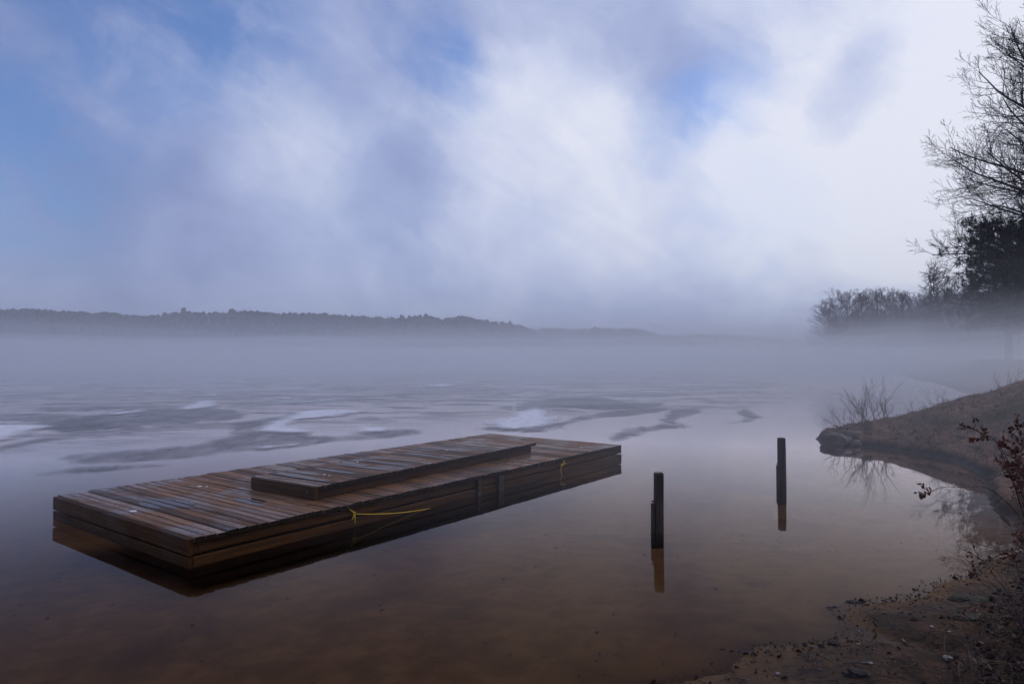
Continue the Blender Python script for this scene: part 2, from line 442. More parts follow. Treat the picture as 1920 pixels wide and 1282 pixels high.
# ------------------------------------------------------------------ far hills with their woods
def hill_profile(xs_px, ys_px, dist):
    X = (np.array(xs_px) - 960) / FOC * dist
    Z = CAM_H + (HORIZON - np.array(ys_px)) / FOC * dist
    return X, Z
HILLS = [
    (700, [-900, -400, -150, 0, 100, 200, 300, 400, 470, 560, 650, 750, 850, 930, 985, 1040, 1110], [590, 572, 573, 575, 578, 582, 586, 580, 580, 586, 588, 590, 591, 597, 612, 640, 668], 11, 8000),
    (1050, [820, 900, 985, 1050, 1130, 1190, 1230, 1300, 1400], [625, 618, 613, 614, 612, 614, 623, 640, 667], 10, 2600),
    (1450, [1100, 1180, 1230, 1310, 1380, 1450, 1520, 1600, 1750], [640, 632, 627, 623, 627, 632, 638, 645, 655], 9, 2000)]
for hi, (dist, xp, yp, th, ntree) in enumerate(HILLS):
    PX, PZ = hill_profile(xp, yp, dist)
    xs = np.linspace(PX[0], PX[-1], 160)
    top = np.maximum(np.interp(xs, PX, PZ) - th, -2.0)
    prof = [(-0.24, -3.0), (-0.19, 0.05), (-0.13, 0.35), (-0.06, 0.78), (0.0, 1.0), (0.08, 0.93), (0.2, 0.3), (0.3, -3.0)]
    P3 = []
    for j, (fy, fz) in enumerate(prof):
        for i, x in enumerate(xs):
            wob = noise.noise((x * 0.006, j * 0.9, hi * 7.1))
            z = fz if fz < 0 else top[i] * fz + wob * 2.2 * min(1, max(0, top[i]) / 10)
            P3.append((x, dist * (1 + fy * 0.75) + wob * 25, z))
    hill = link_mesh('hill', grid_mesh('hill', np.array(P3), len(xs), len(prof)), M_HILL)
    tag(hill, kind='structure')
    # a wood that reads as one mass
    mb = MB()
    for k in range(ntree):
        x = random.uniform(xs[0], xs[-1])
        fy = random.choice([random.uniform(-0.17, 0.03), random.uniform(-0.05, 0.02)])
        fz = np.interp(fy, [q[0] for q in prof], [q[1] for q in prof])
        z = np.interp(x, xs, top) * fz - 1.0
        if z < -1.5: continue
        y = dist * (1 + fy * 0.75) + random.uniform(-8, 8)
        hgt = th * random.uniform(0.7, 1.08) * (1.2 if random.random() < 0.04 else 1)
        hgt *= 1 + 0.30 * noise.noise((x / 38, y / 60, hi * 3.0)) + 0.12 * noise.noise((x / 11, y / 30, 5.0))
        b = len(mb.v)
        if random.random() < 0.30 + 0.35 * noise.noise((x / 60, y / 60, 9.0)):                       # spruce
            r = hgt * random.uniform(0.11, 0.18)
            mb.v.append((x, y, z + hgt))
            for lev, (fr_, fz_) in enumerate(((0.45, 0.62), (1.0, 0.12))):
                for s in range(5):
                    a = s * 1.2566 + random.uniform(-.4, .4); q = r * fr_ * random.uniform(.6, 1.25)
                    mb.v.append((x + math.cos(a) * q, y + math.sin(a) * q, z + hgt * (fz_ + random.uniform(-.08, .08))))
            for s in range(5):
                mb.f.append((b, b + 1 + s, b + 1 + (s + 1) % 5))
                mb.f.append((b + 1 + s, b + 6 + s, b + 6 + (s + 1) % 5, b + 1 + (s + 1) % 5))
        else:                                            # broad bare crown, ragged
            r = hgt * random.uniform(0.14, 0.26)
            mb.v.append((x, y, z + hgt * random.uniform(.9, 1.05)))
            for lev, (fr_, fz_) in enumerate(((0.7, 0.84), (1.0, 0.58), (0.5, 0.2))):
                for s in range(6):
                    a = s * 1.0472 + random.uniform(-.3, .3); q = r * fr_ * random.uniform(.6, 1.35)
                    mb.v.append((x + math.cos(a) * q, y + math.sin(a) * q, z + hgt * (fz_ + random.uniform(-.1, .1))))
            for s in range(6):
                s2 = (s + 1) % 6
                mb.f.append((b, b + 1 + s, b + 1 + s2))
                mb.f.append((b + 1 + s, b + 7 + s, b + 7 + s2, b + 1 + s2))
                mb.f.append((b + 7 + s, b + 13 + s, b + 13 + s2, b + 7 + s2))
    wood = mb.build('forest', M_FOREST)
    tag(wood, ['dark mixed wood covering the long near ridge across the lake', 'hazy wood on the lower middle ridge across the lake',
               'faintest wood on the farthest low ridge in the haze'][hi], 'forest', kind='stuff')

# ------------------------------------------------------------------ air: even haze round everything, and the mist layer lying on the lake
def volume_mat(name, density, color=(0.88, 0.94, 1.0), aniso=0.0):
    m, t = new_mat(name)
    v = t.n('ShaderNodeVolumePrincipled', i_Color=color, i_Density=density, i_Anisotropy=aniso)
    t.n('ShaderNodeOutputMaterial', i_Volume=v.outputs[0])
    return m
HAZE_DENSITY = 0.0006
mb = MB(); mb.box(-2280, 2280, -870, 2280, -7.5, 75.0)
haze = mb.build('haze', volume_mat('haze_air', HAZE_DENSITY))
tag(haze, 'thin even haze filling the air over the lake and hills', 'haze', kind='stuff')
# (y from, y to, top, swell of the top, swell length, density): thin towards the shore, low and thick over the ice, deeper in the middle of the lake
SHORE_MIST = [(0.33, 2.9, 0.012), (0.36, 3.9, 0.007), (0.39, 5.2, 0.004), (0.42, 7.0, 0.0025)]      # (slope of the left edge in plan, top, density): drifts among the trees on the right
MIST = [(5.0, 11.0, 2.0, 0.25, 6.0, 0.022), (11.05, 150.0, 1.75, 0.12, 16.0, 0.022), (12.4, 148.6, 2.3, 0.25, 18.0, 0.020), (13.8, 147.2, 3.0, 0.4, 22.0, 0.012), (15.2, 145.8, 4.0, 1.0, 30.0, 0.005), (151.0, 2200.0, 7.5, 4.5, 130.0, 0.0058)]
mb = MB(); mist_mats = []; mist_index = []
for k, (y0, y1, top, sw, wl, dens) in enumerate(MIST):
    half = 2200 - 5 * k
    xs = np.concatenate([[-half], np.linspace(-min(half, 900), min(half, 900), 181 if y1 > 12 else 3), [half]]) if y1 > 12 else np.array([-half, 0.0, half])
    if y1 < 12: ys = np.array([y0, y1])
    elif y1 < 200: ys = np.geomspace(y0, y1, 26); xs = np.concatenate([[-half], np.linspace(-160, 160, 121), [half]])
    else: ys = np.geomspace(y0, y1, 30)
    nx, ny = len(xs), len(ys); vs = []; fs = []
    for y in ys:
        for x in xs:
            n_ = noise.noise((x / wl, y / wl * 0.6, k * 3.3)) + 0.5 * noise.noise((x / wl * 2.7, y / wl * 1.6, k * 5.1)) if y1 > 12 else 0
            vs.append((x, y, top + sw * n_))
    for y in ys:
        for x in xs: vs.append((x, y, {2: 0.2, 3: 0.4, 4: 0.6}.get(k, 0.003)))
    N = nx * ny
    for j in range(ny - 1):
        for i in range(nx - 1):
            q = j * nx + i
            fs.append((q, q + 1, q + nx + 1, q + nx)); fs.append((N + q, N + q + nx, N + q + nx + 1, N + q + 1))
    for i in range(nx - 1):
        fs.append((i, N + i, N + i + 1, i + 1)); q = (ny - 1) * nx + i; fs.append((q, q + 1, N + q + 1, N + q))
    for j in range(ny - 1):
        q = j * nx; fs.append((q, q + nx, N + q + nx, N + q)); q = j * nx + nx - 1; fs.append((q, N + q, N + q + nx, q + nx))
    mb.add(vs, fs); mist_index += [k] * len(fs)
    mist_mats.append(volume_mat('mist_air', dens, aniso=0.35))
for k, (sl, top, dens) in enumerate(SHORE_MIST):
    ys = np.geomspace(30.0 + 4 * k, 143.0 - 2 * k, 22); us = np.linspace(0, 1, 40); nx, ny = len(us), len(ys); vs = []; fs = []
    for lev in (1, 0):
        for y in ys:
            for u in us:
                x = sl * y + 4 + 2.5 * noise.noise((y * .08, k * 4.0, 1.0)) + u * (190 + 3 * k)
                vs.append((x, y, top * (1 + 0.22 * noise.noise((x / 14, y / 18, k * 2.0))) * (0.62 + 0.38 * min(1, u * 12)) if lev else 0.7 + 0.12 * k))
    N = nx * ny
    for j in range(ny - 1):
        for i in range(nx - 1):
            q = j * nx + i
            fs.append((q, q + 1, q + nx + 1, q + nx)); fs.append((N + q, N + q + nx, N + q + nx + 1, N + q + 1))
    for i in range(nx - 1):
        fs.append((i, N + i, N + i + 1, i + 1)); q = (ny - 1) * nx + i; fs.append((q, q + 1, N + q + 1, N + q))
    for j in range(ny - 1):
        q = j * nx; fs.append((q, q + nx, N + q + nx, N + q)); q = j * nx + nx - 1; fs.append((q, N + q, N + q + nx, q + nx))
    mb.add(vs, fs); mist_index += [len(mist_mats)] * len(fs)
    mist_mats.append(volume_mat('mist_air', dens, aniso=0.35))
me = mb.mesh('mist')
for mm in mist_mats: me.materials.append(mm)
me.polygons.foreach_set('material_index', mist_index)
mist = link_mesh('mist', me)
tag(mist, 'bank of pale mist lying low on the lake', 'mist', kind='stuff')

# ------------------------------------------------------------------ ice on the lake
def ice_mat(name, kind):
    m, t = new_mat(name)
    g = t.n('ShaderNodeNewGeometry'); pos = g.outputs['Position']
    at = t.n('ShaderNodeAttribute', attribute_name='edge')
    st = t.n('ShaderNodeMapping', i_Vector=pos, i_Scale=(1.0, 0.55, 1.0)).outputs[0]
    na = t.noise(st, 1.6, 5, 0.6, 0.8); nb = t.noise(st, 6.0, 5, 0.65, 0.4)
    if kind == 'white':
        e = t.math('ADD', at.outputs['Fac'], t.math('MULTIPLY', t.math('SUBTRACT', na, 0.5), 0.7))
        a = t.math('MULTIPLY', t.smooth(e, 0.0, 0.55), t.smooth(nb, 0.2, 0.65, 0.65, 1.0))
        c = (0.86, 0.87, 0.90); r = 0.6
    elif kind == 'dark':
        e = t.math('ADD', at.outputs['Fac'], t.math('MULTIPLY', t.math('SUBTRACT', na, 0.5), 0.5))
        a = t.math('MULTIPLY', t.smooth(e, 0.0, 0.30), t.smooth(na, 0.25, 0.7, 0.2, 0.66))
        c = t.mix(t.smooth(nb, 0.3, 0.7), (0.10, 0.102, 0.115), (0.20, 0.202, 0.225)); r = 0.55
    else:
        e = t.smooth(at.outputs['Fac'], 0.0, 5.0)
        wide = t.n('ShaderNodeMapping', i_Vector=pos, i_Scale=(0.13, 0.30, 1.0)).outputs[0]
        nw = t.math('ADD', t.math('MULTIPLY', t.noise(wide, 1.4, 6, 0.6, 1.4), 0.7), t.math('MULTIPLY', t.noise(wide, 4.6, 5, 0.6, 1.0), 0.3))
        a = t.math('MULTIPLY', e, t.smooth(nw, 0.47, 0.57, 0.0, 0.6))
        c = t.mix(t.smooth(nw, 0.555, 0.60), (0.085, 0.087, 0.10), (0.62, 0.64, 0.69)); r = 0.5
    p = t.n('ShaderNodeBsdfPrincipled', i_Base_Color=c, i_Roughness=r)
    p.inputs['Specular IOR Level'].default_value = 0.25
    tr = t.n('ShaderNodeBsdfTransparent')
    mx = t.n('ShaderNodeMixShader', i_0=a, i_1=tr.outputs[0], i_2=p.outputs[0])
    t.n('ShaderNodeOutputMaterial', i_Surface=mx.outputs[0])
    return m
M_ICE_D, M_ICE_W, M_ICE_F = ice_mat('wet_dark_ice', 'dark'), ice_mat('white_frosted_ice', 'white'), ice_mat('far_ice', 'field')

def smooth_poly(pts, n=4):
    out = []; L = len(pts)
    for i in range(L):
        p0, p1, p2, p3 = (np.array(pts[(i + k - 1) % L], float) for k in range(4))
        for j in range(n):
            t_ = j / n
            out.append(tuple(0.5 * ((2 * p1) + (-p0 + p2) * t_ + (2 * p0 - 5 * p1 + 4 * p2 - p3) * t_ ** 2 + (-p0 + 3 * p1 - 3 * p2 + p3) * t_ ** 3)))
    return np.array(out)

def ice_patch(name, outline_px, mat, z, thick, cell):
    """flat floe: plan outline filled with cells, rim thickness, distance to the rim stored as attribute"""
    poly = smooth_poly([ground_at(*q) for q in outline_px])
    lo, hi = poly.min(0), poly.max(0)
    nx, ny = int((hi[0] - lo[0]) / cell) + 3, int((hi[1] - lo[1]) / cell) + 3
    X, Y = np.meshgrid(lo[0] - cell + np.arange(nx) * cell, lo[1] - cell + np.arange(ny) * cell)
    P = np.stack([X.ravel(), Y.ravel()], 1)
    sd = poly_sd(P, poly)
    cen = P.mean(0)
    i = np.arange((nx - 1) * (ny - 1)); r = i // (nx - 1); c = i % (nx - 1); a = r * nx + c
    F = np.stack([a, a + 1, a + nx + 1, a + nx], 1)
    F = F[(sd[F] > 0).any(1)]
    used = np.unique(F); remap = -np.ones(len(P), int); remap[used] = np.arange(len(used)); F = remap[F]
    V = np.column_stack([P[used] - cen, np.full(len(used), thick)])
    me = bpy.data.meshes.new(name)
    me.from_pydata(V.tolist(), [], F.tolist()); me.update()
    at = me.attributes.new('edge', 'FLOAT', 'POINT'); at.data.foreach_set('value', sd[used].astype(np.float32))
    return link_mesh(name, me, mat, None, (cen[0], cen[1], z), smooth=True)

DARK_ICE = [
    ([(70, 800), (160, 779), (230, 769), (330, 763), (450, 768), (470, 780), (440, 787), (400, 790), (310, 797), (200, 804), (115, 812), (85, 808)], 'dark wet band of ice left of centre, beyond the smooth pale tongue of water'),
    ([(425, 792), (480, 786), (560, 772), (610, 776), (545, 790), (600, 816), (700, 806), (775, 803), (792, 812), (735, 821), (640, 828), (520, 842), (430, 849), (330, 862), (220, 867), (150, 870), (95, 860), (120, 852), (230, 842), (345, 834), (400, 822), (426, 808)], 'largest dark sheet of ice curling round the white patches behind the dock'),
    ([(-60, 845), (-20, 838), (30, 828), (95, 818), (205, 815), (216, 819), (120, 825), (60, 836), (20, 845), (-40, 855)], 'dark sliver of ice pointing right, below the white patch at the left edge'),
    ([(58, 890), (110, 879), (180, 872), (290, 868), (330, 871), (240, 879), (140, 888)], 'nearest thin dark streak of ice left of the dock'),
    ([(893, 804), (925, 797), (960, 793), (1050, 790), (1080, 780), (1150, 768), (1240, 764), (1255, 770), (1200, 777), (1120, 785), (1078, 794), (1055, 804), (1000, 810), (940, 809)], 'dark ice rim under the pale patch behind the far end of the dock'),
    ([(1132, 826), (1140, 812), (1175, 801), (1225, 795), (1238, 780), (1256, 768), (1325, 767), (1305, 779), (1272, 788), (1300, 800), (1260, 804), (1205, 815), (1170, 826)], 'dark hooked sheet of ice right of the far end of the dock'),
    ([(1357, 792), (1385, 786), (1372, 772), (1398, 767), (1434, 779), (1424, 787), (1390, 793)], 'small dark crescent of ice near the farther post'),
    ([(960, 757), (1040, 746), (1130, 744), (1180, 753), (1250, 754), (1235, 763), (1130, 769), (1060, 764)], 'distant dark band of ice between dock and misty far shore')]
for pts, lab in DARK_ICE:
    tag(ice_patch('ice_sheet', pts, M_ICE_D, 0.005, 0.006, 0.075), lab, 'ice', 'dark sheets of ice on the lake')
WHITE_ICE = [
    ([(-60, 800), (30, 795), (110, 796), (118, 800), (85, 807), (60, 816), (20, 826), (-50, 838)], 'white frosted ice patch at the left edge of the lake'),
    ([(465, 800), (510, 786), (560, 771), (640, 768), (695, 771), (640, 781), (585, 787), (565, 797), (605, 807), (565, 813), (500, 813), (455, 808)], 'largest white curved ice patch behind the dock'),
    ([(650, 804), (690, 798), (735, 801), (750, 807), (700, 813), (660, 811)], 'small white ice patch above the raised platform of the dock'),
    ([(430, 838), (500, 834), (560, 830), (598, 831), (545, 839), (480, 844)], 'thin white ice streak close behind the dock'),
    ([(175, 778), (230, 771), (270, 767), (290, 770), (240, 777)], 'short white ice streak on the left dark band'),
    ([(900, 797), (935, 781), (990, 766), (1035, 769), (1060, 789), (1040, 801), (960, 807)], 'pale soft ice patch behind the far end of the dock'),
    ([(315, 768), (370, 752), (410, 752), (425, 760), (370, 768)], 'pale distant ice patch above the left dark band'),
    ([(375, 741), (395, 738), (425, 741), (400, 744)], 'tiny far white ice streak left of centre'),
    ([(510, 747), (535, 743), (560, 746), (535, 749)], 'tiny far white ice streak beyond the largest white patch'),
    ([(790, 722), (830, 719), (865, 722), (830, 726)], 'faint far ice streak in the mist at the centre')]
for pts, lab in WHITE_ICE:
    tag(ice_patch('ice_patch', pts, M_ICE_W, 0.013, 0.005, 0.09), lab, 'ice', 'white patches of ice on the lake')
far_px = [(-260, 860), (60, 866), (300, 850), (560, 818), (800, 806), (1000, 790), (1300, 784), (1500, 776), (1545, 752), (1540, 722), (1300, 694), (600, 693), (-400, 694), (-700, 720)]
far_ice = ice_patch('ice', far_px, M_ICE_F, 0.002, 0.001, 0.25)
tag(far_ice, kind='structure')

# ------------------------------------------------------------------ floating dock
DOCK_RZ = math.atan2(4.96, 3.74)                     # direction of its long side in plan
DOCK = empty('floating_dock', (-2.19, 4.67, 0.0), DOCK_RZ)
tag(DOCK, 'long brown wooden floating dock with plank deck in still water', 'dock')
DL, DW, DZ = 6.21, 2.40, 0.203                       # length (local x), width (local y), deck height
PITCH = 0.0818
NB = int(DL / PITCH)
def board_variants(name, length, width, thick, n=6):
    out = []
    for k in range(n):
        mb = MB()
        ch = 0.004 + 0.002 * (k % 3)
        segs = 5
        pr = [(-width / 2, -thick), (width / 2, -thick), (width / 2, -ch), (width / 2 - ch, 0), (-width / 2 + ch, 0), (-width / 2, -ch)]
        vs = []; fs = []
        for i in range(segs + 1):
            y = length * i / segs + (random.uniform(-.006, .006) if i in (0, segs) else 0)
            wz = random.uniform(-.0018, .0018); wx = random.uniform(-.0016, .0016)
            vs += [(a + wx, y, c + wz) for a, c in pr]
        n6 = len(pr)
        for i in range(segs):
            fs += [(i * n6 + j, i * n6 + (j + 1) % n6, (i + 1) * n6 + (j + 1) % n6, (i + 1) * n6 + j) for j in range(n6)]
        fs += [tuple(range(n6 - 1, -1, -1)), tuple(segs * n6 + j for j in range(n6))]
        mb.add(vs, fs)
        me = mb.mesh(name)
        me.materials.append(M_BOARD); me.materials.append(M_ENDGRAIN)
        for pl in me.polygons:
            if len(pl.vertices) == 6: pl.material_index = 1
        out.append(me)
    return out
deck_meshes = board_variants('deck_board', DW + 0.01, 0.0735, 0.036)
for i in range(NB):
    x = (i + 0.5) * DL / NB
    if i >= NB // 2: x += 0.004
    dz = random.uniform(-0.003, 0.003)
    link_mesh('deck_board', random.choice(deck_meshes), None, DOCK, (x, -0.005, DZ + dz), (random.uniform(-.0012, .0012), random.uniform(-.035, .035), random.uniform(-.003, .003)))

def plank(name, x0, x1, y0, y1, z0, z1, mat, parent, warp=0.0, ch=0.006):
    """plank lying along local x"""
    mb = MB(); n = max(1, int((x1 - x0) / 0.35))
    pr = [(y0, z0 + ch), (y0 + ch, z0), (y1 - ch, z0), (y1, z0 + ch), (y1, z1 - ch), (y1 - ch, z1), (y0 + ch, z1), (y0, z1 - ch)]
    vs = []; fs = []
    for i in range(n + 1):
        x = x0 + (x1 - x0) * i / n; a = random.uniform(-warp, warp); b = random.uniform(-warp, warp)
        vs += [(x, y + a, z + b) for y, z in pr]
    for i in range(n):
        fs += [(i * 8 + j, (i + 1) * 8 + j, (i + 1) * 8 + (j + 1) % 8, i * 8 + (j + 1) % 8) for j in range(8)]
    fs += [tuple(range(8)), tuple(n * 8 + j for j in range(7, -1, -1))]
    mb.add(vs, fs)
    return mb.build(name, mat, parent)
HALF = DL / 2
TOPZ = DZ - 0.041
for (a, b) in ((0.006, HALF - 0.004), (HALF + 0.004, DL - 0.006)):
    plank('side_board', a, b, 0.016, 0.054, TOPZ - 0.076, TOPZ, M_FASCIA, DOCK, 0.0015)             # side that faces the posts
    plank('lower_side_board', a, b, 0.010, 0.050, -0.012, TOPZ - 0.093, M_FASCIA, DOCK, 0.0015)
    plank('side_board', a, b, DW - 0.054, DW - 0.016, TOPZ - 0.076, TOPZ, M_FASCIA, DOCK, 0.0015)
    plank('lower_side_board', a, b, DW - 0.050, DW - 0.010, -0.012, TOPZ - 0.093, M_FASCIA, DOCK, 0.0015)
def end_plank(name, x0, x1, y0, y1, z0, z1, mat, parent):
    o = plank(name, 0, y1 - y0, -(x1 - x0) / 2, (x1 - x0) / 2, z0, z1, mat, parent, 0.001)
    o.location = ((x0 + x1) / 2, y0, 0); o.rotation_euler = (0, 0, R(90)); return o
for xa, xb in ((-0.034, 0.003), (DL - 0.003, DL + 0.034)):
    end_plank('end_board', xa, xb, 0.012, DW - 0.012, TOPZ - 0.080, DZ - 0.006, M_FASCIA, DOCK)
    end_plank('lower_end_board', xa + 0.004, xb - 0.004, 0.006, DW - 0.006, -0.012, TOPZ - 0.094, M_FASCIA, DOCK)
for k in range(2):                                    # black floats inside the frame
    mb = MB(); x0 = 0.09 + k * HALF
    mb.box(x0, x0 + HALF - 0.18, 0.10, DW - 0.10, -0.03, TOPZ - 0.03, 0.03)
    mb.build('float', M_DARK, DOCK)
for k, x in enumerate((3.06, 3.42)):                  # dark iron straps that join the two halves
    mb = MB()
    mb.box(x - 0.028 - 0.012 * k, x + 0.028 + 0.012 * k, -0.012 - 0.01 * k, 0.009, -0.012, DZ - 0.042 + 0.0 * k, 0.003)
    st = mb.build('strap', M_METAL, DOCK)
    for zz in (0.05, 0.12):
        mb = MB(); mb.tube([(x, -0.013 - .01 * k, zz), (x, -0.022 - .01 * k, zz)], [0.009, 0.008], 6)
        mb.build('bolt', M_METAL, st)
for x, z in ((0.05, 0.125), (0.05, 0.03), (DL - 0.06, 0.125), (1.5, 0.12), (4.9, 0.12)):
    mb = MB(); mb.tube([(x, 0.018, z), (x, 0.008, z)], [0.008, 0.007], 6); mb.build('bolt', M_METAL, DOCK)

# shallow puddles held by the cupped boards
m, t = new_mat('rain_water')
p = t.n('ShaderNodeBsdfPrincipled', i_Base_Color=(0.035, 0.020, 0.014), i_Roughness=0.03)
p.inputs['IOR'].default_value = 1.33
ptr = t.n('ShaderNodeBsdfTransparent', i_Color=(0.8, 0.75, 0.7))
pmx = t.n('ShaderNodeMixShader', i_0=0.8, i_1=ptr.outputs[0], i_2=p.outputs[0])
t.n('ShaderNodeOutputMaterial', i_Surface=pmx.outputs[0])
M_PUDDLE = m
def puddle(parent, x, y0, y1, z, w_=0.0365):
    mb = MB(); n = 26; vs = [(x, (y0 + y1) / 2, z + 0.0012)]
    for k in range(n):
        a = 2 * math.pi * k / n
        ca, sa = math.cos(a), math.sin(a)
        rx = w_ * (abs(ca) ** 0.75) * (1 if ca >= 0 else -1) * random.uniform(0.86, 1.0)
        ry = (y1 - y0) / 2 * (abs(sa) ** 1.0) * (1 if sa >= 0 else -1) * random.uniform(0.93, 1.03)
        vs.append((x + rx, (y0 + y1) / 2 + ry, z - 0.0004))
    mb.add(vs, [(0, 1 + k, 1 + (k + 1) % n) for k in range(n)])
    return mb.build('puddle', M_PUDDLE, parent, smooth=True)
def board_x(i): return (i + 0.5) * DL / NB + (0.004 if i >= NB // 2 else 0)
ZP = DZ + 0.0055
for i, y0, y1 in ((3, 1.10, 1.46), (4, 0.98, 1.56), (5, 0.92, 1.50), (6, 1.0, 1.36), (10, 0.50, 0.98), (11, 0.62, 0.90)):
    puddle(DOCK, board_x(i), y0, y1, ZP)
def dropping(parent, x, y, z, r, name='bird_dropping'):
    mb = MB(); n = 14; vs = [(x, y, z + 0.006)]
    for k in range(n):
        a = 2 * math.pi * k / n; q = r * random.uniform(.88, 1.08)
        vs.append((x + math.cos(a) * q * 1.1, y + math.sin(a) * q, z + 0.0045))
    for k in range(n):
        a = 2 * math.pi * k / n
        vs.append((vs[1 + k][0], vs[1 + k][1], z - 0.002))
    fs = [(0, 1 + k, 1 + (k + 1) % n) for k in range(n)] + [(1 + k, 1 + n + k, 1 + n + (k + 1) % n, 1 + (k + 1) % n) for k in range(n)]
    mb.add(vs, fs)
    return mb.build(name, M_WHITE, parent, smooth=False)
dropping(DOCK, 0.115, 1.17, DZ + 0.002, 0.024)
dropping(DOCK, 0.98, 1.76, DZ + 0.002, 0.018)
dropping(DOCK, 1.02, 1.70, DZ + 0.002, 0.009)
dropping(DOCK, 5.62, 0.30, DZ + 0.002, 0.008)

# ------------------------------------------------------------------ raised platform lying on the dock
PF_RZ = math.atan2(0.834, 0.552)
PF = empty('wooden_platform', (-1.69, 5.89, DZ + 0.0045), PF_RZ)
tag(PF, 'low narrow plank platform lying lengthwise on the floating dock', 'platform')
PL, PW, PH = 3.62, 0.90, 0.118
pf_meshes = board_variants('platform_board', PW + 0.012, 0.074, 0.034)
NP = int(PL / 0.0818)
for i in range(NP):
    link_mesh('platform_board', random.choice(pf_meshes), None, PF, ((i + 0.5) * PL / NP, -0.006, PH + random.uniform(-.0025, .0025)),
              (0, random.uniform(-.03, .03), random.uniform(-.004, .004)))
plank('platform_side', 0.03, PL - 0.10, 0.020, 0.058, 0.002, PH - 0.039, M_FASCIA, PF, 0.001)
plank('platform_side', 0.03, PL - 0.10, PW - 0.058, PW - 0.020, 0.002, PH - 0.039, M_FASCIA, PF, 0.001)
end_plank('platform_end', -0.026, 0.012, 0.004, PW - 0.004, 0.001, PH - 0.004, M_FASCIA, PF)
end_plank('platform_end', PL - 0.095, PL - 0.06, 0.030, PW - 0.030, 0.001, PH - 0.039, M_FASCIA, PF)
mb = MB(); mb.tube([(-0.027, 0.10, 0.06), (-0.036, 0.10, 0.06)], [0.022, 0.018], 8); mb.build('bolt', M_METAL, PF)
for i, y0, y1 in ((2, .06, .84), (4, .40, .88), (7, .18, .78), (11, .06, .82), (12, .42, .84), (15, .12, .74), (18, .10, .62), (23, .3, .8), (29, .2, .7), (35, .25, .8)):
    puddle(PF, (i + 0.5) * PL / NP, y0, y1, PH + 0.005)
for x, y, r_ in ((0.42, 0.40, 0.012), (0.41, 0.32, 0.009), (1.15, 0.72, 0.014), (2.4, 0.5, 0.010)):
    dropping(PF, x, y, PH + 0.0015, r_)

# ------------------------------------------------------------------ yellow ropes tied to the dock
dM = Matrix.Translation((-2.19, 4.67, 0)) @ Matrix.Rotation(DOCK_RZ, 4, 'Z')
def rope(name, loc, label, paths, knot, rad=0.0042):
    root = empty(name, tuple(dM @ Vector(loc)), DOCK_RZ)
    tag(root, label, 'rope')
    for nm, pts in paths:
        mb = MB(); mb.tube(pts, [rad] * len(pts), 6); mb.build(nm, M_ROPE, root, smooth=True)
    mb = MB(); pts = []
    for k in range(15):                                # the knot: a small coil
        a = k * 1.15
        pts.append((knot * 0.55 * math.cos(a), -0.006 + 0.012 * math.cos(a * 0.5), knot * math.sin(a)))
    mb.tube(pts, [rad * 1.15] * len(pts), 6); mb.build('knot', M_ROPE, root, smooth=True)
sag = [(0.02 + 0.90 * k / 12, -0.012 - 0.012 * math.sin(k / 12 * math.pi), -0.010 - 0.112 * (k / 12) - 0.016 * math.sin(k / 12 * math.pi)) for k in range(13)]
rope('yellow_rope', (1.395, 0.002, 0.118), 'taut yellow rope with knot running from dock side into the water',
     [('strand', sag), ('rope_tail', [(0, -.01, 0), (-.03, -.016, .026), (-.052, -.014, .042)]), ('rope_tail', [(0, -.01, 0), (-.014, -.018, -.026), (-.034, -.02, -.050)]),
      ('rope_tail', [(0, -.012, 0), (0.004, -.018, -.04), (0.0, -.016, -.085)])], 0.011)
rope('yellow_rope', (4.65, 0.002, 0.115), 'short yellow rope loop hanging from the far part of the dock side',
     [('strand', [(0.05, -.012, .056), (0.03, -.018, .03), (0, -.012, 0), (-.035, -.016, -.05), (-.02, -.016, -.095), (0.01, -.014, -.13)]),
      ('rope_tail', [(0, -.012, 0), (.05, -.016, .008), (.085, -.014, .016)])], 0.012)

# ------------------------------------------------------------------ posts in the water
def post(loc, h, wdt, lean, rz, bat, label):
    root = empty('mooring_post', (*loc, 0.0), rz)
    root.rotation_euler = (lean[0], lean[1], rz)
    tag(root, label, 'post', 'posts standing in the shallow water')
    mb = MB(); r = wdt / 2; vs = []; fs = []
    lev = [(-0.45, 1.04), (-0.05, 1.02), (0.05, 1.03), (h * 0.4, 1.0), (h * 0.75, .985), (h - 0.012, .97), (h, .86)]
    n = 12
    for z, k in lev:
        for i in range(n):
            a = 2 * math.pi * (i + .5) / n
            q = r * k / max(abs(math.cos(a)), abs(math.sin(a))) ** 0.75 * random.uniform(.985, 1.012)
            vs.append((q * math.cos(a), q * math.sin(a), z + (random.uniform(-.003, .003) if z > 0 else 0)))
    for j in range(len(lev) - 1):
        fs += [(j * n + i, j * n + (i + 1) % n, (j + 1) * n + (i + 1) % n, (j + 1) * n + i) for i in range(n)]
    vs.append((0.003, 0, h + 0.004)); fs += [((len(lev) - 1) * n + i, (len(lev) - 1) * n + (i + 1) % n, len(vs) - 1) for i in range(n)]
    mb.add(vs, fs)
    # local Y of the mesh is turned upright so that the grain runs along the post
    me = mb.mesh('shaft')
    me.transform(Matrix.Rotation(R(-90), 4, 'X'))
    o = link_mesh('shaft', me, M_POST, root, (0, 0, 0), (R(90), 0, 0))
    mb = MB(); mb.box(-0.010, 0.010, -0.40, bat, -wdt * 0.36, wdt * 0.36, 0.003)
    o = mb.build('batten', M_POST, root, (-r - 0.0125, 0, 0), (R(90), 0, 0))
    for z in (bat + 0.022, bat * 0.45):
        mb = MB(); mb.tube([(-r + 0.004, 0, z), (-r - 0.026, 0, z)], [0.007, 0.007], 6); mb.build('bolt', M_METAL, root)
post((1.213, 5.62), 0.49, 0.071, (0, R(0.6)), R(8), 0.235, 'nearer dark square wooden post with batten, standing in the water')
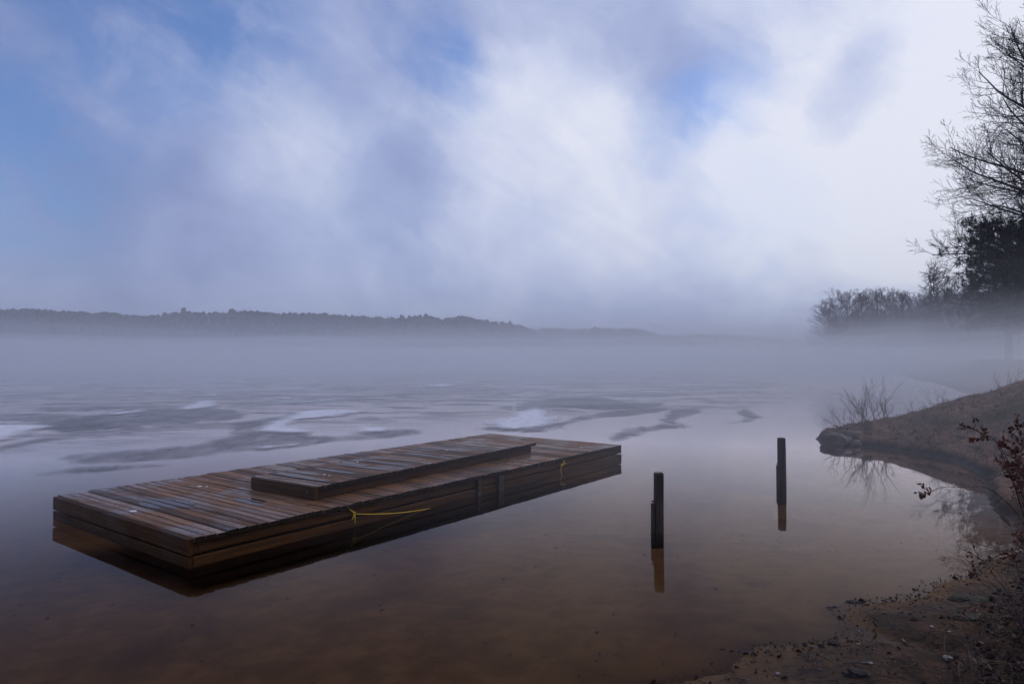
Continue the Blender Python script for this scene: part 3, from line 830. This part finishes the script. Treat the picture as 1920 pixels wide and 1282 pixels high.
post((3.09, 7.75), 0.525, 0.072, (0, R(-0.4)), R(14), 0.215, 'farther dark wooden post standing in the misty water near the bank')

# ------------------------------------------------------------------ rocks at the tip of the bank
def rock(loc, size, seed, label, mat=M_ROCK, name='rock', rz=0.0, group=None, flat=0.35):
    import bmesh
    bm = bmesh.new(); bmesh.ops.create_icosphere(bm, subdivisions=3, radius=1.0)
    for v in bm.verts:
        q = v.co.copy()
        d = 1 + 0.40 * noise.noise(q * 1.1 + Vector((seed, 0, 0))) + 0.24 * noise.noise(q * 2.6 + Vector((0, seed, 0))) + .09 * noise.noise(q * 6)
        q = q * d
        q.z = min(q.z, 0.72 + 0.08 * noise.noise(q * 2.0 + Vector((seed, seed, 0))))
        v.co = Vector((q.x * size[0], q.y * size[1], q.z * size[2]))
    me = bpy.data.meshes.new(name); bm.to_mesh(me); bm.free()
    o = link_mesh(name, me, mat, None, loc, (0, 0, rz), smooth=True)
    tag(o, label, 'rock', group)
    return o
rock((5.42, 11.30, 0.06), (0.20, 0.22, 0.17), 3.1, 'rounded brown boulder at the tip of the grassy bank', rz=.4)
rock((5.70, 11.42, 0.11), (0.26, 0.18, 0.14), 8.4, 'flat topped stone just right of the boulder at the bank tip', rz=.2)
rock((5.66, 11.16, 0.04), (0.13, 0.10, 0.07), 1.7, 'smaller stone at the waterline below the boulder at the bank tip', rz=.9)

# ------------------------------------------------------------------ branching plants
def perp(d):
    a = d.cross(Vector((0, 0, 1)))
    if a.length < 1e-3: a = Vector((1, 0, 0))
    return a.normalized()

def grow(mb, p, d, length, r0, level, P, rnd, tips=None, depth=0):
    """one branch and its side branches; P: list of dicts for the levels"""
    q = P[depth]
    n = q['seg']; pts = [p.copy()]; rads = [r0]; dirs = [d.copy()]
    cur = p.copy(); dd = d.normalized()
    for i in range(n):
        w_ = q['wander']
        dd = (dd + Vector((rnd.gauss(0, w_), rnd.gauss(0, w_), rnd.gauss(0, w_) + q['up'] / n))).normalized()
        cur = cur + dd * (length / n)
        pts.append(cur.copy()); rads.append(max(r0 * (1 - 0.82 * (i + 1) / n), q.get('rmin', 0.002))); dirs.append(dd.copy())
    mb.tube(pts, rads, q['sides'], cap=False)
    if tips is not None and depth >= len(P) - 2: tips.append((cur.copy(), dd.copy()))
    if depth + 1 >= len(P): return
    m_ = q['kids'] if not isinstance(q['kids'], tuple) else rnd.randint(*q['kids'])
    for k in range(m_):
        f = q['from'] + (1 - q['from']) * (k + rnd.random() * 0.8) / m_
        i = min(int(f * n), n - 1); u = f * n - i
        pos = pts[i].lerp(pts[i + 1], min(u, 1))
        bd = dirs[i + 1]
        side = perp(bd)
        side = Matrix.Rotation(rnd.uniform(0, 2 * math.pi) if q.get('round', 1) else (k % 2) * math.pi + rnd.gauss(0, .5), 3, bd) @ side
        ang = R(rnd.uniform(*q['ang']))
        nd = (bd * math.cos(ang) + side * math.sin(ang)).normalized()
        ln = length * rnd.uniform(*q['ratio']) * (1.15 - 0.55 * f)
        grow(mb, pos, nd, ln, max(rads[i] * q['rr'], P[depth + 1].get('rmin', .002)), level + 1, P, rnd, tips, depth + 1)

# ---- the big bare tree at the right edge
def big_tree(loc):
    rnd = random.Random(21)
    root = empty('bare_tree', loc)
    tag(root, 'tall dark leafless tree with spreading twigs at the right edge', 'tree')
    H = 24.0
    pts = [Vector((0.25 * math.sin(z * .35), 0.2 * math.cos(z * .3) - .2, z)) for z in np.linspace(-0.6, H, 22)]
    tr = [0.36 * (1 - 0.93 * (k / 21)) + 0.012 for k in range(22)]
    mb = MB(); mb.tube(pts, tr, 10); mb.build('trunk', M_BARK, root, smooth=True)
    P = [dict(seg=9, wander=0.085, up=0.45, sides=6, kids=(13, 17), ang=(28, 58), ratio=(.30, .50), rr=.50, rmin=.012),
         dict(seg=6, wander=0.10, up=0.35, sides=4, kids=(7, 9), ang=(26, 55), ratio=(.34, .54), rr=.55, rmin=.009),
         dict(seg=4, wander=0.13, up=0.25, sides=3, kids=(3, 5), ang=(25, 55), ratio=(.35, .6), rr=.6, rmin=.0075),
         dict(seg=3, wander=0.15, up=0.2, sides=3, kids=0, ang=(25, 50), ratio=(.4, .6), rr=.6, rmin=.006)]
    for q, f in zip(P, (0.22, .18, .2, .2)): q['from'] = f
    mb = MB()
    nl = 70
    for k in range(nl):
        f = (k + rnd.random() * .6) / nl
        z = 2.4 + 20.2 * f ** 1.15
        az = k * 2.39996 + rnd.uniform(-.3, .3)
        # crown widest low down, narrow at the top
        ln = np.interp(z, [2, 7, 11, 15, 18, 21, 23], [7.0, 7.2, 6.4, 5.0, 3.8, 2.7, 1.5]) * rnd.uniform(.86, 1.08)
        el = R(np.interp(z, [2, 5, 9, 14, 20, 23], [6, 10, 20, 34, 52, 66]) + rnd.uniform(-7, 7))
        d = Vector((math.cos(az) * math.cos(el), math.sin(az) * math.cos(el), math.sin(el)))
        i = int((z + .6) / (H + .6) * 21)
        for q in P[:1]: q['up'] = 0.10 if z < 7 else 0.45
        grow(mb, pts[i].lerp(pts[min(i + 1, 21)], rnd.random()), d, ln, min(tr[i] * 0.55, 0.11), 0, P, rnd)
    for k in range(14):                                  # the low limbs that reach out over the water
        z = 2.2 + 7.5 * k / 14
        az = math.pi + rnd.uniform(-1.0, 0.9); el = R(rnd.uniform(-2, 20) + z)
        P[0]['up'] = rnd.uniform(.2, .6)
        d = Vector((math.cos(az) * math.cos(el), math.sin(az) * math.cos(el), math.sin(el)))
        i = int((z + .6) / (H + .6) * 21)
        grow(mb, pts[i], d, rnd.uniform(5.8, 7.6), 0.085, 0, P, rnd)
    mb.build('crown', M_BARK, root)
    return root
bt = big_tree((37.9, 44.0, h_at(37.9, 44.0))); bt.scale = (1.29, 1.29, 1.29)

# ---- trees of the stand on the far bend of the shore
def bare_tree_mesh(seed, H, spread, droop=0.0, lean=0.0, fine=True):
    rnd = random.Random(seed)
    nt = 10
    pts = [Vector((lean * H * (k / nt) ** 1.4, 0.1 * math.sin(k), H * 0.92 * k / nt - .3)) for k in range(nt + 1)]
    tr = [0.016 * H * (1 - 0.92 * k / nt) + 0.012 for k in range(nt + 1)]
    mt = MB(); mt.tube(pts, tr, 7)
    P = [dict(seg=6, wander=0.10, up=0.45 - droop, sides=4, kids=(8, 11), ang=(28, 60), ratio=(.32, .55), rr=.5, rmin=.022),
         dict(seg=4, wander=0.12, up=0.3 - droop * 1.6, sides=3, kids=(6, 9), ang=(26, 60), ratio=(.38, .6), rr=.6, rmin=.015),
         dict(seg=3, wander=0.15, up=0.2 - droop * 2.2, sides=3, kids=0, ang=(25, 50), ratio=(.4, .6), rr=.6, rmin=.010)]
    for q in P: q['from'] = .2
    mc = MB()
    nl = 38
    for k in range(nl):
        f = (k + rnd.random() * .7) / nl
        i = min(int((0.12 + 0.86 * f) * nt), nt - 1)
        az = k * 2.39996 + rnd.uniform(-.3, .3)
        el = R(18 + 55 * f + rnd.uniform(-10, 10))
        ln = spread * (0.55 + 0.45 * math.sin(math.pi * min(1, f * 0.8 + .2))) * rnd.uniform(.8, 1.1)
        grow(mc, pts[i].lerp(pts[i + 1], rnd.random()), Vector((math.cos(az) * math.cos(el), math.sin(az) * math.cos(el), math.sin(el))), ln, tr[i] * .5, 0, P, rnd)
    return mt.mesh('trunk'), mc.mesh('crown')
TREES = [bare_tree_mesh(3, 12.0, 4.6), bare_tree_mesh(5, 11.0, 5.2), bare_tree_mesh(9, 12.5, 4.0)]
BIRCH = [bare_tree_mesh(13, 9.0, 3.2, 0.22, -0.28), bare_tree_mesh(17, 9.0, 2.8, 0.25, 0.06)]
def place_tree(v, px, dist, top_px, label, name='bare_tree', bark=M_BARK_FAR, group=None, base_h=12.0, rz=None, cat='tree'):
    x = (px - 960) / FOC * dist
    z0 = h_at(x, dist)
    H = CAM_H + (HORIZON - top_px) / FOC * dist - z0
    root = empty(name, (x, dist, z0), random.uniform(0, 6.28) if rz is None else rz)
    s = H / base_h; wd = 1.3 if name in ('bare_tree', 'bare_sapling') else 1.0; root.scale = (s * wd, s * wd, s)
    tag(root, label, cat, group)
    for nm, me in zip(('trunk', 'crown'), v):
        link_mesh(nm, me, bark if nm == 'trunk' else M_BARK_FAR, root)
    return root
G_STAND = 'bare trees on the far bend of the shore'
STAND = [(1556, 128, 560, 0, 'leftmost bare tree of the misty stand on the far shore'),
         (1590, 124, 551, 1, 'second bare tree from the left in the misty stand'),
         (1617, 132, 546, 2, 'third bare tree from the left in the misty stand'),
         (1647, 122, 541, 0, 'highest bare tree in the middle of the misty stand'),
         (1672, 135, 552, 1, 'round bare tree right of the highest one in the misty stand'),
         (1693, 118, 546, 2, 'bare tree at the right shoulder of the misty stand'),
         (1718, 126, 556, 1, 'lower bare tree where the misty stand meets the nearer trees'),
         (1740, 112, 560, 0, 'rightmost bare tree of the misty stand, behind the leaning birch')]
for px, dist, top, v, lab in STAND:
    place_tree(TREES[v], px, dist, top, lab, group=G_STAND, base_h=(12.6, 11.8, 13.0)[v])
ORD = ['leftmost', 'second', 'third', 'fourth', 'fifth', 'sixth', 'seventh', 'eighth', 'ninth', 'tenth', 'eleventh', 'twelfth']
for k, (px, dist, top) in enumerate(sorted([(1570, 118, 592), (1603, 116, 585), (1634, 114, 588), (1660, 112, 582), (1690, 110, 586), (1715, 105, 584), (1735, 100, 580), (1583, 110, 604), (1648, 108, 602), (1704, 100, 600)])):
    place_tree(TREES[k % 3], px, dist, top, ORD[k] + (' low' if not k else ' from the left of the low') + ' bare saplings at the foot of the misty stand', 'bare_sapling', group='saplings under the misty stand', base_h=12.6)
place_tree(BIRCH[0], 1790, 66, 503, 'leaning birch with drooping twigs left of the dark pine', 'birch_tree', M_BIRCH, 'birches by the pine', 9.0, 0.0)
place_tree(BIRCH[1], 1838, 64, 512, 'upright pale birch just left of the pine trunk', 'birch_tree', M_BIRCH, 'birches by the pine', 9.3)
place_tree(BIRCH[1], 1862, 70, 520, 'birch half hidden behind the dark pine', 'birch_tree', M_BIRCH, 'birches by the pine', 9.3)
for k, (px, dist, top) in enumerate(sorted([(1752, 78, 556), (1775, 74, 545), (1800, 72, 550), (1822, 76, 540), (1850, 68, 548), (1880, 72, 545), (1905, 66, 540), (1765, 70, 575), (1795, 66, 570), (1830, 62, 572), (1870, 60, 570), (1910, 58, 566)])):
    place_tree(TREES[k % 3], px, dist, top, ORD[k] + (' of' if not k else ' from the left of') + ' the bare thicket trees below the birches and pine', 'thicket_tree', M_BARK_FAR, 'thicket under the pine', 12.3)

# ---- dark pine
def pine(loc, H, spread):
    rnd = random.Random(4)
    root = empty('pine_tree', loc); tag(root, 'dark dense pine under the big bare tree at the right edge', 'tree')
    mb = MB(); mb.tube([(0, 0, -.5), (0.05, 0, H * .4), (0, .1, H * .7), (0.1, 0, H * .97)], [.24, .19, .13, .03], 8); mb.build('trunk', M_BARK, root, smooth=True)
    mb = MB(); ml = MB()
    for k in range(70):
        f = (k + rnd.random()) / 70
        z = H * (0.22 + 0.76 * f); az = k * 2.39996
        ln = spread * np.interp(f, [0, .3, .75, 1], [.8, 1.0, .95, .6]) * rnd.uniform(.75, 1.1)
        el = R(np.interp(f, [0, 1], [-6, 30]))
        d = Vector((math.cos(az) * math.cos(el), math.sin(az) * math.cos(el), math.sin(el)))
        p0 = Vector((0, 0, z)); p1 = p0 + d * ln * .6; p2 = p0 + d * ln + Vector((0, 0, ln * .12))
        ml.tube([p0, p1, p2], [.05, .03, .012], 4, False)
        for c_ in range(20):
            u = rnd.uniform(.25, 1.02)
            c0 = p0.lerp(p2, u) + Vector((rnd.gauss(0, .28), rnd.gauss(0, .28), rnd.gauss(0.06, .13))) * (.5 + .6 * u)
            for q in range(36):
                n = Vector((rnd.gauss(0, 1), rnd.gauss(0, 1), rnd.gauss(.4, .7))).normalized()
                a = c0 + n * rnd.uniform(0.0, .16); b_ = a + n * rnd.uniform(.14, .30); s_ = perp(n) * rnd.uniform(.02, .038)
                mb.add([tuple(a - s_), tuple(a + s_), tuple(b_)], [(0, 1, 2)])
    ml.build('limbs', M_BARK, root); o = mb.build('crown', M_NEEDLE, root)
    return root
pine((32.4, 44.0, h_at(32.4, 44.0)), 9.6 - h_at(32.4, 44.0), 3.5)
o = pine((37.2, 47.0, h_at(37.2, 47.0)), 8.6, 3.4); o['label'] = 'second dark pine half out of frame at the right edge'

# ---- shrubs on the bank
def shrub(name, loc, n, hgt, fan, label, seed, mat=M_TWIG, r0=0.006, kids=(5, 8), bias=(0, 0), group=None, rmin=.0016):
    rnd = random.Random(seed)
    root = empty(name, loc); tag(root, label, 'shrub', group)
    P = [dict(seg=7, wander=.07, up=.22, sides=4, kids=kids, ang=(18, 46), ratio=(.22, .42), rr=.6, rmin=rmin, **{'from': .25}),
         dict(seg=4, wander=.10, up=.15, sides=3, kids=(2, 4), ang=(20, 45), ratio=(.3, .5), rr=.7, rmin=rmin * .8, **{'from': .2}),
         dict(seg=3, wander=.12, up=.1, sides=3, kids=0, ang=(20, 45), ratio=(.3, .5), rr=.7, rmin=rmin * .65)]
    for k in range(n):
        mb = MB()
        az = rnd.uniform(0, 6.28); tilt = fan * abs(rnd.gauss(0, .6)) + 0.08
        d = Vector((math.cos(az) * tilt + bias[0], math.sin(az) * tilt + bias[1], 1)).normalized()
        grow(mb, Vector((rnd.gauss(0, .10), rnd.gauss(0, .08), -.05)), d, hgt * rnd.uniform(.55, 1.08), r0 * rnd.uniform(.7, 1.1), 0, P, rnd)
        mb.build('stem', mat, root)
    return root
def bank_shrub(x, y, *a, **k): return shrub('bare_shrub', (x, y, h_at(x, y)), *a, **k)
G_SH = 'bare shrubs along the bank'
bank_shrub(6.32, 12.05, 18, 0.84, .9, 'largest bare shrub fanning up at the tip of the bank', 2, bias=(-.22, 0), group=G_SH)
bank_shrub(5.98, 11.95, 9, 0.42, 1.4, 'low bare shrub left of the largest one, above the boulder', 5, bias=(-.45, 0), group=G_SH)
bank_shrub(6.75, 12.2, 7, 0.52, 1.0, 'thin bare shrub right of the largest one on the bank', 8, group=G_SH)
bank_shrub(8.05, 12.6, 6, 0.48, 1.1, 'sparse bare twigs on the skyline halfway up the bank', 11, bias=(-.4, 0), group=G_SH)
bank_shrub(9.3, 12.6, 5, 0.5, 1.0, 'sparse bare twigs on the skyline at the right edge of the bank', 14, bias=(-.3, 0), group=G_SH)
bank_shrub(7.35, 12.4, 5, 0.3, 1.4, 'short bare twigs low on the bank skyline', 15, bias=(-.3, 0), group=G_SH)

# ---- leafy dry shrubs close to the camera
def leaf(mb, p, d, size, rnd):
    """small curled dry leaf: 8 triangles"""
    d = d.normalized(); s = perp(d); s = Matrix.Rotation(rnd.uniform(0, 6.28), 3, d) @ s; n = d.cross(s)
    w_ = size * rnd.uniform(.26, .42); cu = rnd.uniform(-.25, .5) * size
    rows = [(0.0, .05), (.35, 1.0), (.7, .75), (1.0, .04)]
    vs = []
    for f, k in rows:
        c = p + d * size * f + n * cu * f * f
        vs += [tuple(c - s * w_ * k + n * w_ * .5 * k), tuple(c), tuple(c + s * w_ * k + n * w_ * .5 * k)]
    fs = []
    for i in range(3):
        a = i * 3
        fs += [(a, a + 1, a + 4, a + 3), (a + 1, a + 2, a + 5, a + 4)]
    mb.add(vs, fs)

def dry_shrub(loc, stems, label, seed, group):
    """stems: list of (points in local metres, leafy from fraction, leaves)"""
    rnd = random.Random(seed)
    root = empty('dry_shrub', loc); tag(root, label, 'shrub', group)
    lv = MB()
    for pts, f0, nl, r0, side in stems:
        P_ = [Vector(p) for p in pts]
        sm = []
        for i in range(len(P_) - 1):
            a0 = P_[max(i - 1, 0)]; a1 = P_[i]; a2 = P_[i + 1]; a3 = P_[min(i + 2, len(P_) - 1)]
            for j in range(6):
                u = j / 6
                sm.append(0.5 * ((2 * a1) + (a2 - a0) * u + (2 * a0 - 5 * a1 + 4 * a2 - a3) * u * u + (-a0 + 3 * a1 - 3 * a2 + a3) * u ** 3))
        sm.append(P_[-1]); n = len(sm)
        r0 *= .62
        mb = MB(); mb.tube(sm, [r0 * (1 - .72 * k / n) for k in range(n)], 5, False)
        tot = sum((sm[i + 1] - sm[i]).length for i in range(n - 1))
        for k in range(side):
            f = f0 + (1 - f0) * (k + rnd.random()) / side
            i = min(int(f * (n - 1)), n - 2); d0 = (sm[i + 1] - sm[i]).normalized()
            sd_ = Matrix.Rotation(rnd.uniform(0, 6.28), 3, d0) @ perp(d0)
            dd = (d0 * .75 + sd_ * .75).normalized(); ln = rnd.uniform(.05, .13) * (1.3 - f)
            q = [sm[i] + dd * ln * u + Vector((0, 0, .25 * ln * u * u)) for u in (0, .35, .7, 1)]
            mb.tube(q, [r0 * .35, r0 * .3, r0 * .25, r0 * .18], 4, False)
            for e in range(rnd.randint(4, 7)):
                u = rnd.uniform(.25, 1.0); pp = q[0].lerp(q[3], u)
                leaf(lv, pp, dd + Vector((rnd.gauss(0, .6), rnd.gauss(0, .6), rnd.gauss(-.1, .5))), rnd.uniform(.008, .017), rnd)
        for k in range(nl):
            f = f0 + (1 - f0) * rnd.random() ** .8
            i = min(int(f * (n - 1)), n - 2); d0 = (sm[i + 1] - sm[i]).normalized()
            leaf(lv, sm[i].lerp(sm[i + 1], rnd.random()), d0 * .6 + Vector((rnd.gauss(0, .7), rnd.gauss(0, .7), rnd.gauss(-.05, .6))), rnd.uniform(.008, .018), rnd)
        mb.build('stem', M_TWIG, root)
    o = lv.build('leaves', M_LEAF, root); o['kind'] = 'stuff'
    return root
def V3(px, py, d): return Vector(((px - 960) / FOC * d, d, CAM_H + (HORIZON - py) / FOC * d))
G_DS = 'dry leafy shrubs on the near shore'
def stems_from(base, specs):
    out = []
    for pts, f0, nl, r0, side in specs:
        out.append(([Vector((0, 0, -.03))] + [V3(*q) - base for q in pts], f0, nl, r0, side))
    return out
rx = random.Random(61).uniform
b1 = Vector((2.36, 2.95, h_at(2.36, 2.95)))
dry_shrub(tuple(b1), stems_from(b1, [
    ([(1925, 1010, 2.9), (1872, 842, 2.85), (1838, 812, 2.85), (1798, 794, 2.85)], .66, 26, .0042, 5),
    ([(1935, 1010, 2.9), (1880, 850, 2.8), (1850, 822, 2.8), (1818, 824, 2.8)], .74, 34, .0036, 4),
    ([(1950, 1020, 2.8), (1930, 880, 2.8), (1912, 820, 2.8), (1902, 788, 2.8)], .55, 40, .0042, 8),
    ([(1950, 1000, 2.9), (1925, 900, 2.9), (1900, 850, 2.9), (1874, 828, 2.9)], .58, 46, .004, 9),
    ([(1960, 1000, 2.8), (1950, 860, 2.8), (1940, 800, 2.8), (1925, 770, 2.8)], .5, 40, .004, 9),
    ([(1930, 1040, 2.9), (1905, 930, 2.9), (1890, 890, 2.9), (1862, 862, 2.9)], .62, 20, .0034, 4),
    *[([(1950 + rx(-10, 25), 1040, 2.9), (1935 + rx(-20, 20), 960 + rx(-30, 30), 2.85), (1915 + rx(-25, 20), 900 + rx(-30, 30), 2.85 + rx(-.1, .1)), (1898 + rx(-25, 25), 850 + rx(-50, 60), 2.85 + rx(-.15, .15))], .42, 36, .0034, 8) for _ in range(9)],
    ([(1940, 1050, 2.9), (1915, 950, 2.9), (1898, 905, 2.9), (1885, 872, 2.9)], .52, 40, .0036, 7)]),
    'tallest dry shrub with reddish brown leaves at the right edge', 3, G_DS)
b2 = Vector((2.22, 2.72, h_at(2.22, 2.72)))
dry_shrub(tuple(b2), stems_from(b2, [
    ([(1930, 1020, 2.65), (1860, 921, 2.6), (1800, 912, 2.55), (1766, 912, 2.5), (1745, 918, 2.48), (1724, 926, 2.46)], .84, 26, .0028, 5)]),
    'single thin stem with a leaf tuft reaching left over the water', 6, G_DS)
b3 = Vector((2.10, 2.62, h_at(2.10, 2.62)))
dry_shrub(tuple(b3), stems_from(b3, [
    ([(1895, 1135, 2.6), (1860, 1080, 2.6), (1838, 1050, 2.6), (1806, 1028, 2.6)], .68, 12, .0034, 3),
    ([(1885, 1140, 2.6), (1850, 1100, 2.6), (1825, 1080, 2.6), (1812, 1072, 2.6)], .6, 16, .0028, 3),
    ([(1900, 1170, 2.55), (1860, 1150, 2.5), (1820, 1130, 2.5), (1790, 1150, 2.5)], .55, 14, .0026, 3),
    ([(1915, 1120, 2.6), (1900, 1060, 2.6), (1895, 1040, 2.6), (1882, 1036, 2.6)], .5, 22, .003, 5),
    ([(1930, 1140, 2.6), (1925, 1060, 2.6), (1915, 1020, 2.6), (1905, 1000, 2.6)], .4, 30, .003, 7)]),
    'lower dry shrub with pale stems leaning over the beach', 9, G_DS)

# ---- dead undergrowth in the lower right corner
rnd = random.Random(31)
EDGE = np.array([(1.50, 2.0), (1.66, 2.7), (2.15, 3.25), (2.75, 3.85), (3.25, 4.35), (3.75, 4.95), (4.4, 5.7), (4.9, 6.6), (7.5, 6.6), (7.5, 2.0)], float)
def scatter(n, box, fall):
    """points inside the overgrown edge of the shore, thinning out towards the open sand"""
    P = np.column_stack([rng.uniform(box[0], box[1], n), rng.uniform(box[2], box[3], n)])
    e = poly_sd(P, EDGE)
    keep = (e > -0.05) & (rng.random(n) < np.clip(0.12 + e / fall, 0, 1))
    P = P[keep]; h = ground_h(P)
    return [(x, y, z) for (x, y), z in zip(P, h) if z > 0.004]
mb = MB()
for (x, y, z) in scatter(17000, (1.5, 4.6, 2.0, 6.4), .55):
    a = rnd.uniform(0, 6.28); L = rnd.uniform(.12, .46); le = 1.6 * rnd.random()
    d = Vector((math.cos(a) * le, math.sin(a) * le, 1)).normalized()
    p = Vector((x, y, z - .01)); pts = [p]
    for i in range(4):
        d = (d + Vector((rnd.gauss(0, .18), rnd.gauss(0, .18), -.30))).normalized()
        p = p + d * L / 4; pts.append(p)
    w_ = rnd.uniform(.0009, .0026)
    mb.tube(pts, [w_ * (1 - .8 * i / 4) for i in range(5)], 3, False)
o = mb.build('undergrowth', M_STRAW); tag(o, 'tangle of dead grass and stalks in the lower right corner', 'undergrowth', kind='stuff')
mb = MB()
for (x, y, z) in scatter(34000, (1.5, 4.4, 2.0, 6.2), .6):
    leaf(mb, Vector((x, y, z + abs(rnd.gauss(0, .05)))), Vector((rnd.gauss(0, 1), rnd.gauss(0, 1), rnd.gauss(.1, .4))), rnd.uniform(.014, .040), rnd)
o = mb.build('dead_leaves', M_DEAD); tag(o, 'dead brown leaves caught in the undergrowth at lower right', 'leaves', kind='stuff')

# ---- thin dead grass on the far bank
mb = MB(); rb = random.Random(77)
cand = np.column_stack([np.array([rb.uniform(5.4, 10.5) for _ in range(22000)]), np.array([rb.uniform(6.5, 14.2) for _ in range(22000)])])
hs = ground_h(cand)
for (x, y), z in zip(cand, hs):
    if z < .10: continue
    a = rb.uniform(0, 6.28); L = rb.uniform(.03, .09); le = rb.uniform(.3, 1.4)
    d = Vector((math.cos(a) * le, math.sin(a) * le, 1)).normalized(); s_ = perp(d) * rb.uniform(.0022, .0045)
    p = Vector((x, y, z - .004)); q = p + d * L
    mb.add([tuple(p - s_), tuple(p + s_), tuple(q)], [(0, 1, 2)])
tus = np.column_stack([np.array([rb.uniform(5.6, 10.5) for _ in range(420)]), np.array([rb.uniform(6.6, 14.0) for _ in range(420)])])
for (x, y), z in zip(tus, ground_h(tus)):
    if z < .12: continue
    for _ in range(26):
        a = rb.uniform(0, 6.28); L = rb.uniform(.05, .14); le = rb.uniform(.3, 1.5)
        d = Vector((math.cos(a) * le, math.sin(a) * le, 1)).normalized(); s_ = perp(d) * rb.uniform(.002, .004)
        p = Vector((x + rb.gauss(0, .03), y + rb.gauss(0, .03), z - .01)); q = p + d * L * .6; q2 = q + Vector((d.x, d.y, -.2)) * L * .4
        mb.add([tuple(p - s_), tuple(p + s_), tuple(q + s_ * .7), tuple(q - s_ * .7), tuple(q2)], [(0, 1, 2, 3), (3, 2, 4)])
o = mb.build('bank_grass', M_STRAW); tag(o, 'short dead grass covering the bank on the right', 'grass', kind='stuff')

# ------------------------------------------------------------------ litter on the beach
rl = random.Random(55)
mb = MB()
def beach_ok(x, y, lo=0.004, hi=.5): z = h_at(x, y); return (lo < z < hi), z
pts = np.array([(rl.uniform(.2, 4.4), rl.uniform(2.3, 5.4)) for _ in range(26000)])
hs = ground_h(pts); sds = poly_sd(pts, SH)
for (x, y), z, s_ in zip(pts, hs, sds):
    if s_ < -0.05: continue
    wr = math.exp(-((s_ - .01) / .085) ** 2)                                   # the wrack line collects most of it
    clump = noise.noise((x * 2.3, y * 3.1, 4.0))
    if rl.random() > .12 + .75 * wr * (.45 + .55 * (clump > -.1)) + .6 * max(0, clump) : continue
    big_ = rl.random()
    leaf(mb, Vector((x, y, max(z, 0.0) + .003)), Vector((rl.gauss(0, 1), rl.gauss(0, 1), rl.gauss(.02, .08))), rl.uniform(.006, .017) * (1 + 1.6 * (big_ > .93)), rl)
for k in range(260):
    x, y = rl.uniform(.5, 4.0), rl.uniform(2.4, 5.0)
    ok, z = beach_ok(x, y, .0, .5)
    if not ok: continue
    a = rl.uniform(0, 6.28); L = rl.uniform(.03, .13)
    mb.tube([(x, y, z + .004), (x + math.cos(a) * L * .5, y + math.sin(a) * L * .5, z + .006), (x + math.cos(a + .2) * L, y + math.sin(a + .2) * L, h_at(x + math.cos(a) * L, y + math.sin(a) * L) + .004)], [.0022, .002, .0012], 4, False)
o = mb.build('leaf_litter', M_LITTER); tag(o, 'dark leaf and twig litter strewn along the wet beach', 'leaf litter', kind='stuff')
# sunken leaves on the lake bed
mb = MB()
pts = np.array([(rl.uniform(-4.0, 4.0), rl.uniform(2.2, 7.0)) for _ in range(900)]); hs = ground_h(pts); sds = poly_sd(pts, SH)
for (x, y), z, s_ in zip(pts, hs, sds):
    if s_ > -0.03 or rl.random() > .25 + .75 * math.exp(s_ / .5): continue
    leaf(mb, Vector((x, y, min(z + .004, -0.004))), Vector((rl.gauss(0, 1), rl.gauss(0, 1), rl.gauss(0, .06))), rl.uniform(.010, .035), rl)
o = mb.build('sunken_leaves', M_LITTER); tag(o, 'dark leaves lying on the sandy lake bed in the foreground', 'leaves', kind='stuff')

def clump(loc, size, seed, label, mat, name, cat):
    import bmesh
    bm = bmesh.new(); bmesh.ops.create_icosphere(bm, subdivisions=4, radius=1.0)
    for v in bm.verts:
        q = v.co.copy(); d = 1 + .3 * noise.noise(q * 1.6 + Vector((seed, 0, 0))) + .22 * noise.noise(q * 5 + Vector((0, seed, 0))) + .16 * noise.noise(q * 13)
        v.co = Vector((q.x * size[0] * d, q.y * size[1] * d, max(q.z, -.4) * size[2] * d))
    me = bpy.data.meshes.new(name); bm.to_mesh(me); bm.free()
    return tag(link_mesh(name, me, mat, None, (loc[0], loc[1], h_at(*loc) + size[2] * .1), smooth=True), label, cat)
M_SOIL = simple_mat('dark_soil', (0.008, 0.005, 0.004), (0.028, 0.017, 0.011), 30, (0.6, 0.9), .8)
clump((1.535, 3.02), (.055, .04, .022), 2.0, 'dark clod of soil at the bottom edge of the beach', M_SOIL, 'soil_clod', 'clod')
clump((1.62, 3.42), (.032, .022, .012), 7.0, 'small dark clod near the rivulet mouth', M_SOIL, 'soil_clod', 'clod')
clump((2.02, 4.02), (.05, .03, .014), 5.0, 'small clod on the waterline of the beach', M_SOIL, 'soil_clod', 'clod')
clump((2.72, 4.02), (.13, .07, .016), 9.0, 'dark mossy clump on the upper beach', M_MOSS, 'moss_clump', 'moss')
clump((2.42, 3.62), (.09, .05, .012), 12.0, 'flat mossy clump in the middle of the beach', M_MOSS, 'moss_clump', 'moss')
def pebble(px, py, r, label):
    x, y = ground_at(px, py, 0.06)
    o = rock((x, y, h_at(x, y) + r * .25), (r * 1.2, r, r * .7), px * .37, label, M_PEBBLE, 'pebble', px * .1, 'pale pebbles on the beach')
    o['category'] = 'pebble'
pebble(1452, 1236, .010, 'pale pebble nearest the bottom of the beach, left of the others')
pebble(1740, 1168, .010, 'pale pebble right of the rivulet, upper of the close pair')
pebble(1771, 1178, .009, 'pale pebble right of the rivulet, lower of the close pair')
pebble(1625, 1226, .009, 'pale pebble below the rivulet in the middle of the beach')
pebble(1603, 1186, .007, 'tiny pale pebble at the mouth of the rivulet')
pebble(1768, 1228, .018, 'largest pale grey pebble at the edge of the undergrowth')
pebble(1820, 1132, .012, 'ochre pebble in front of the lower dry shrub')
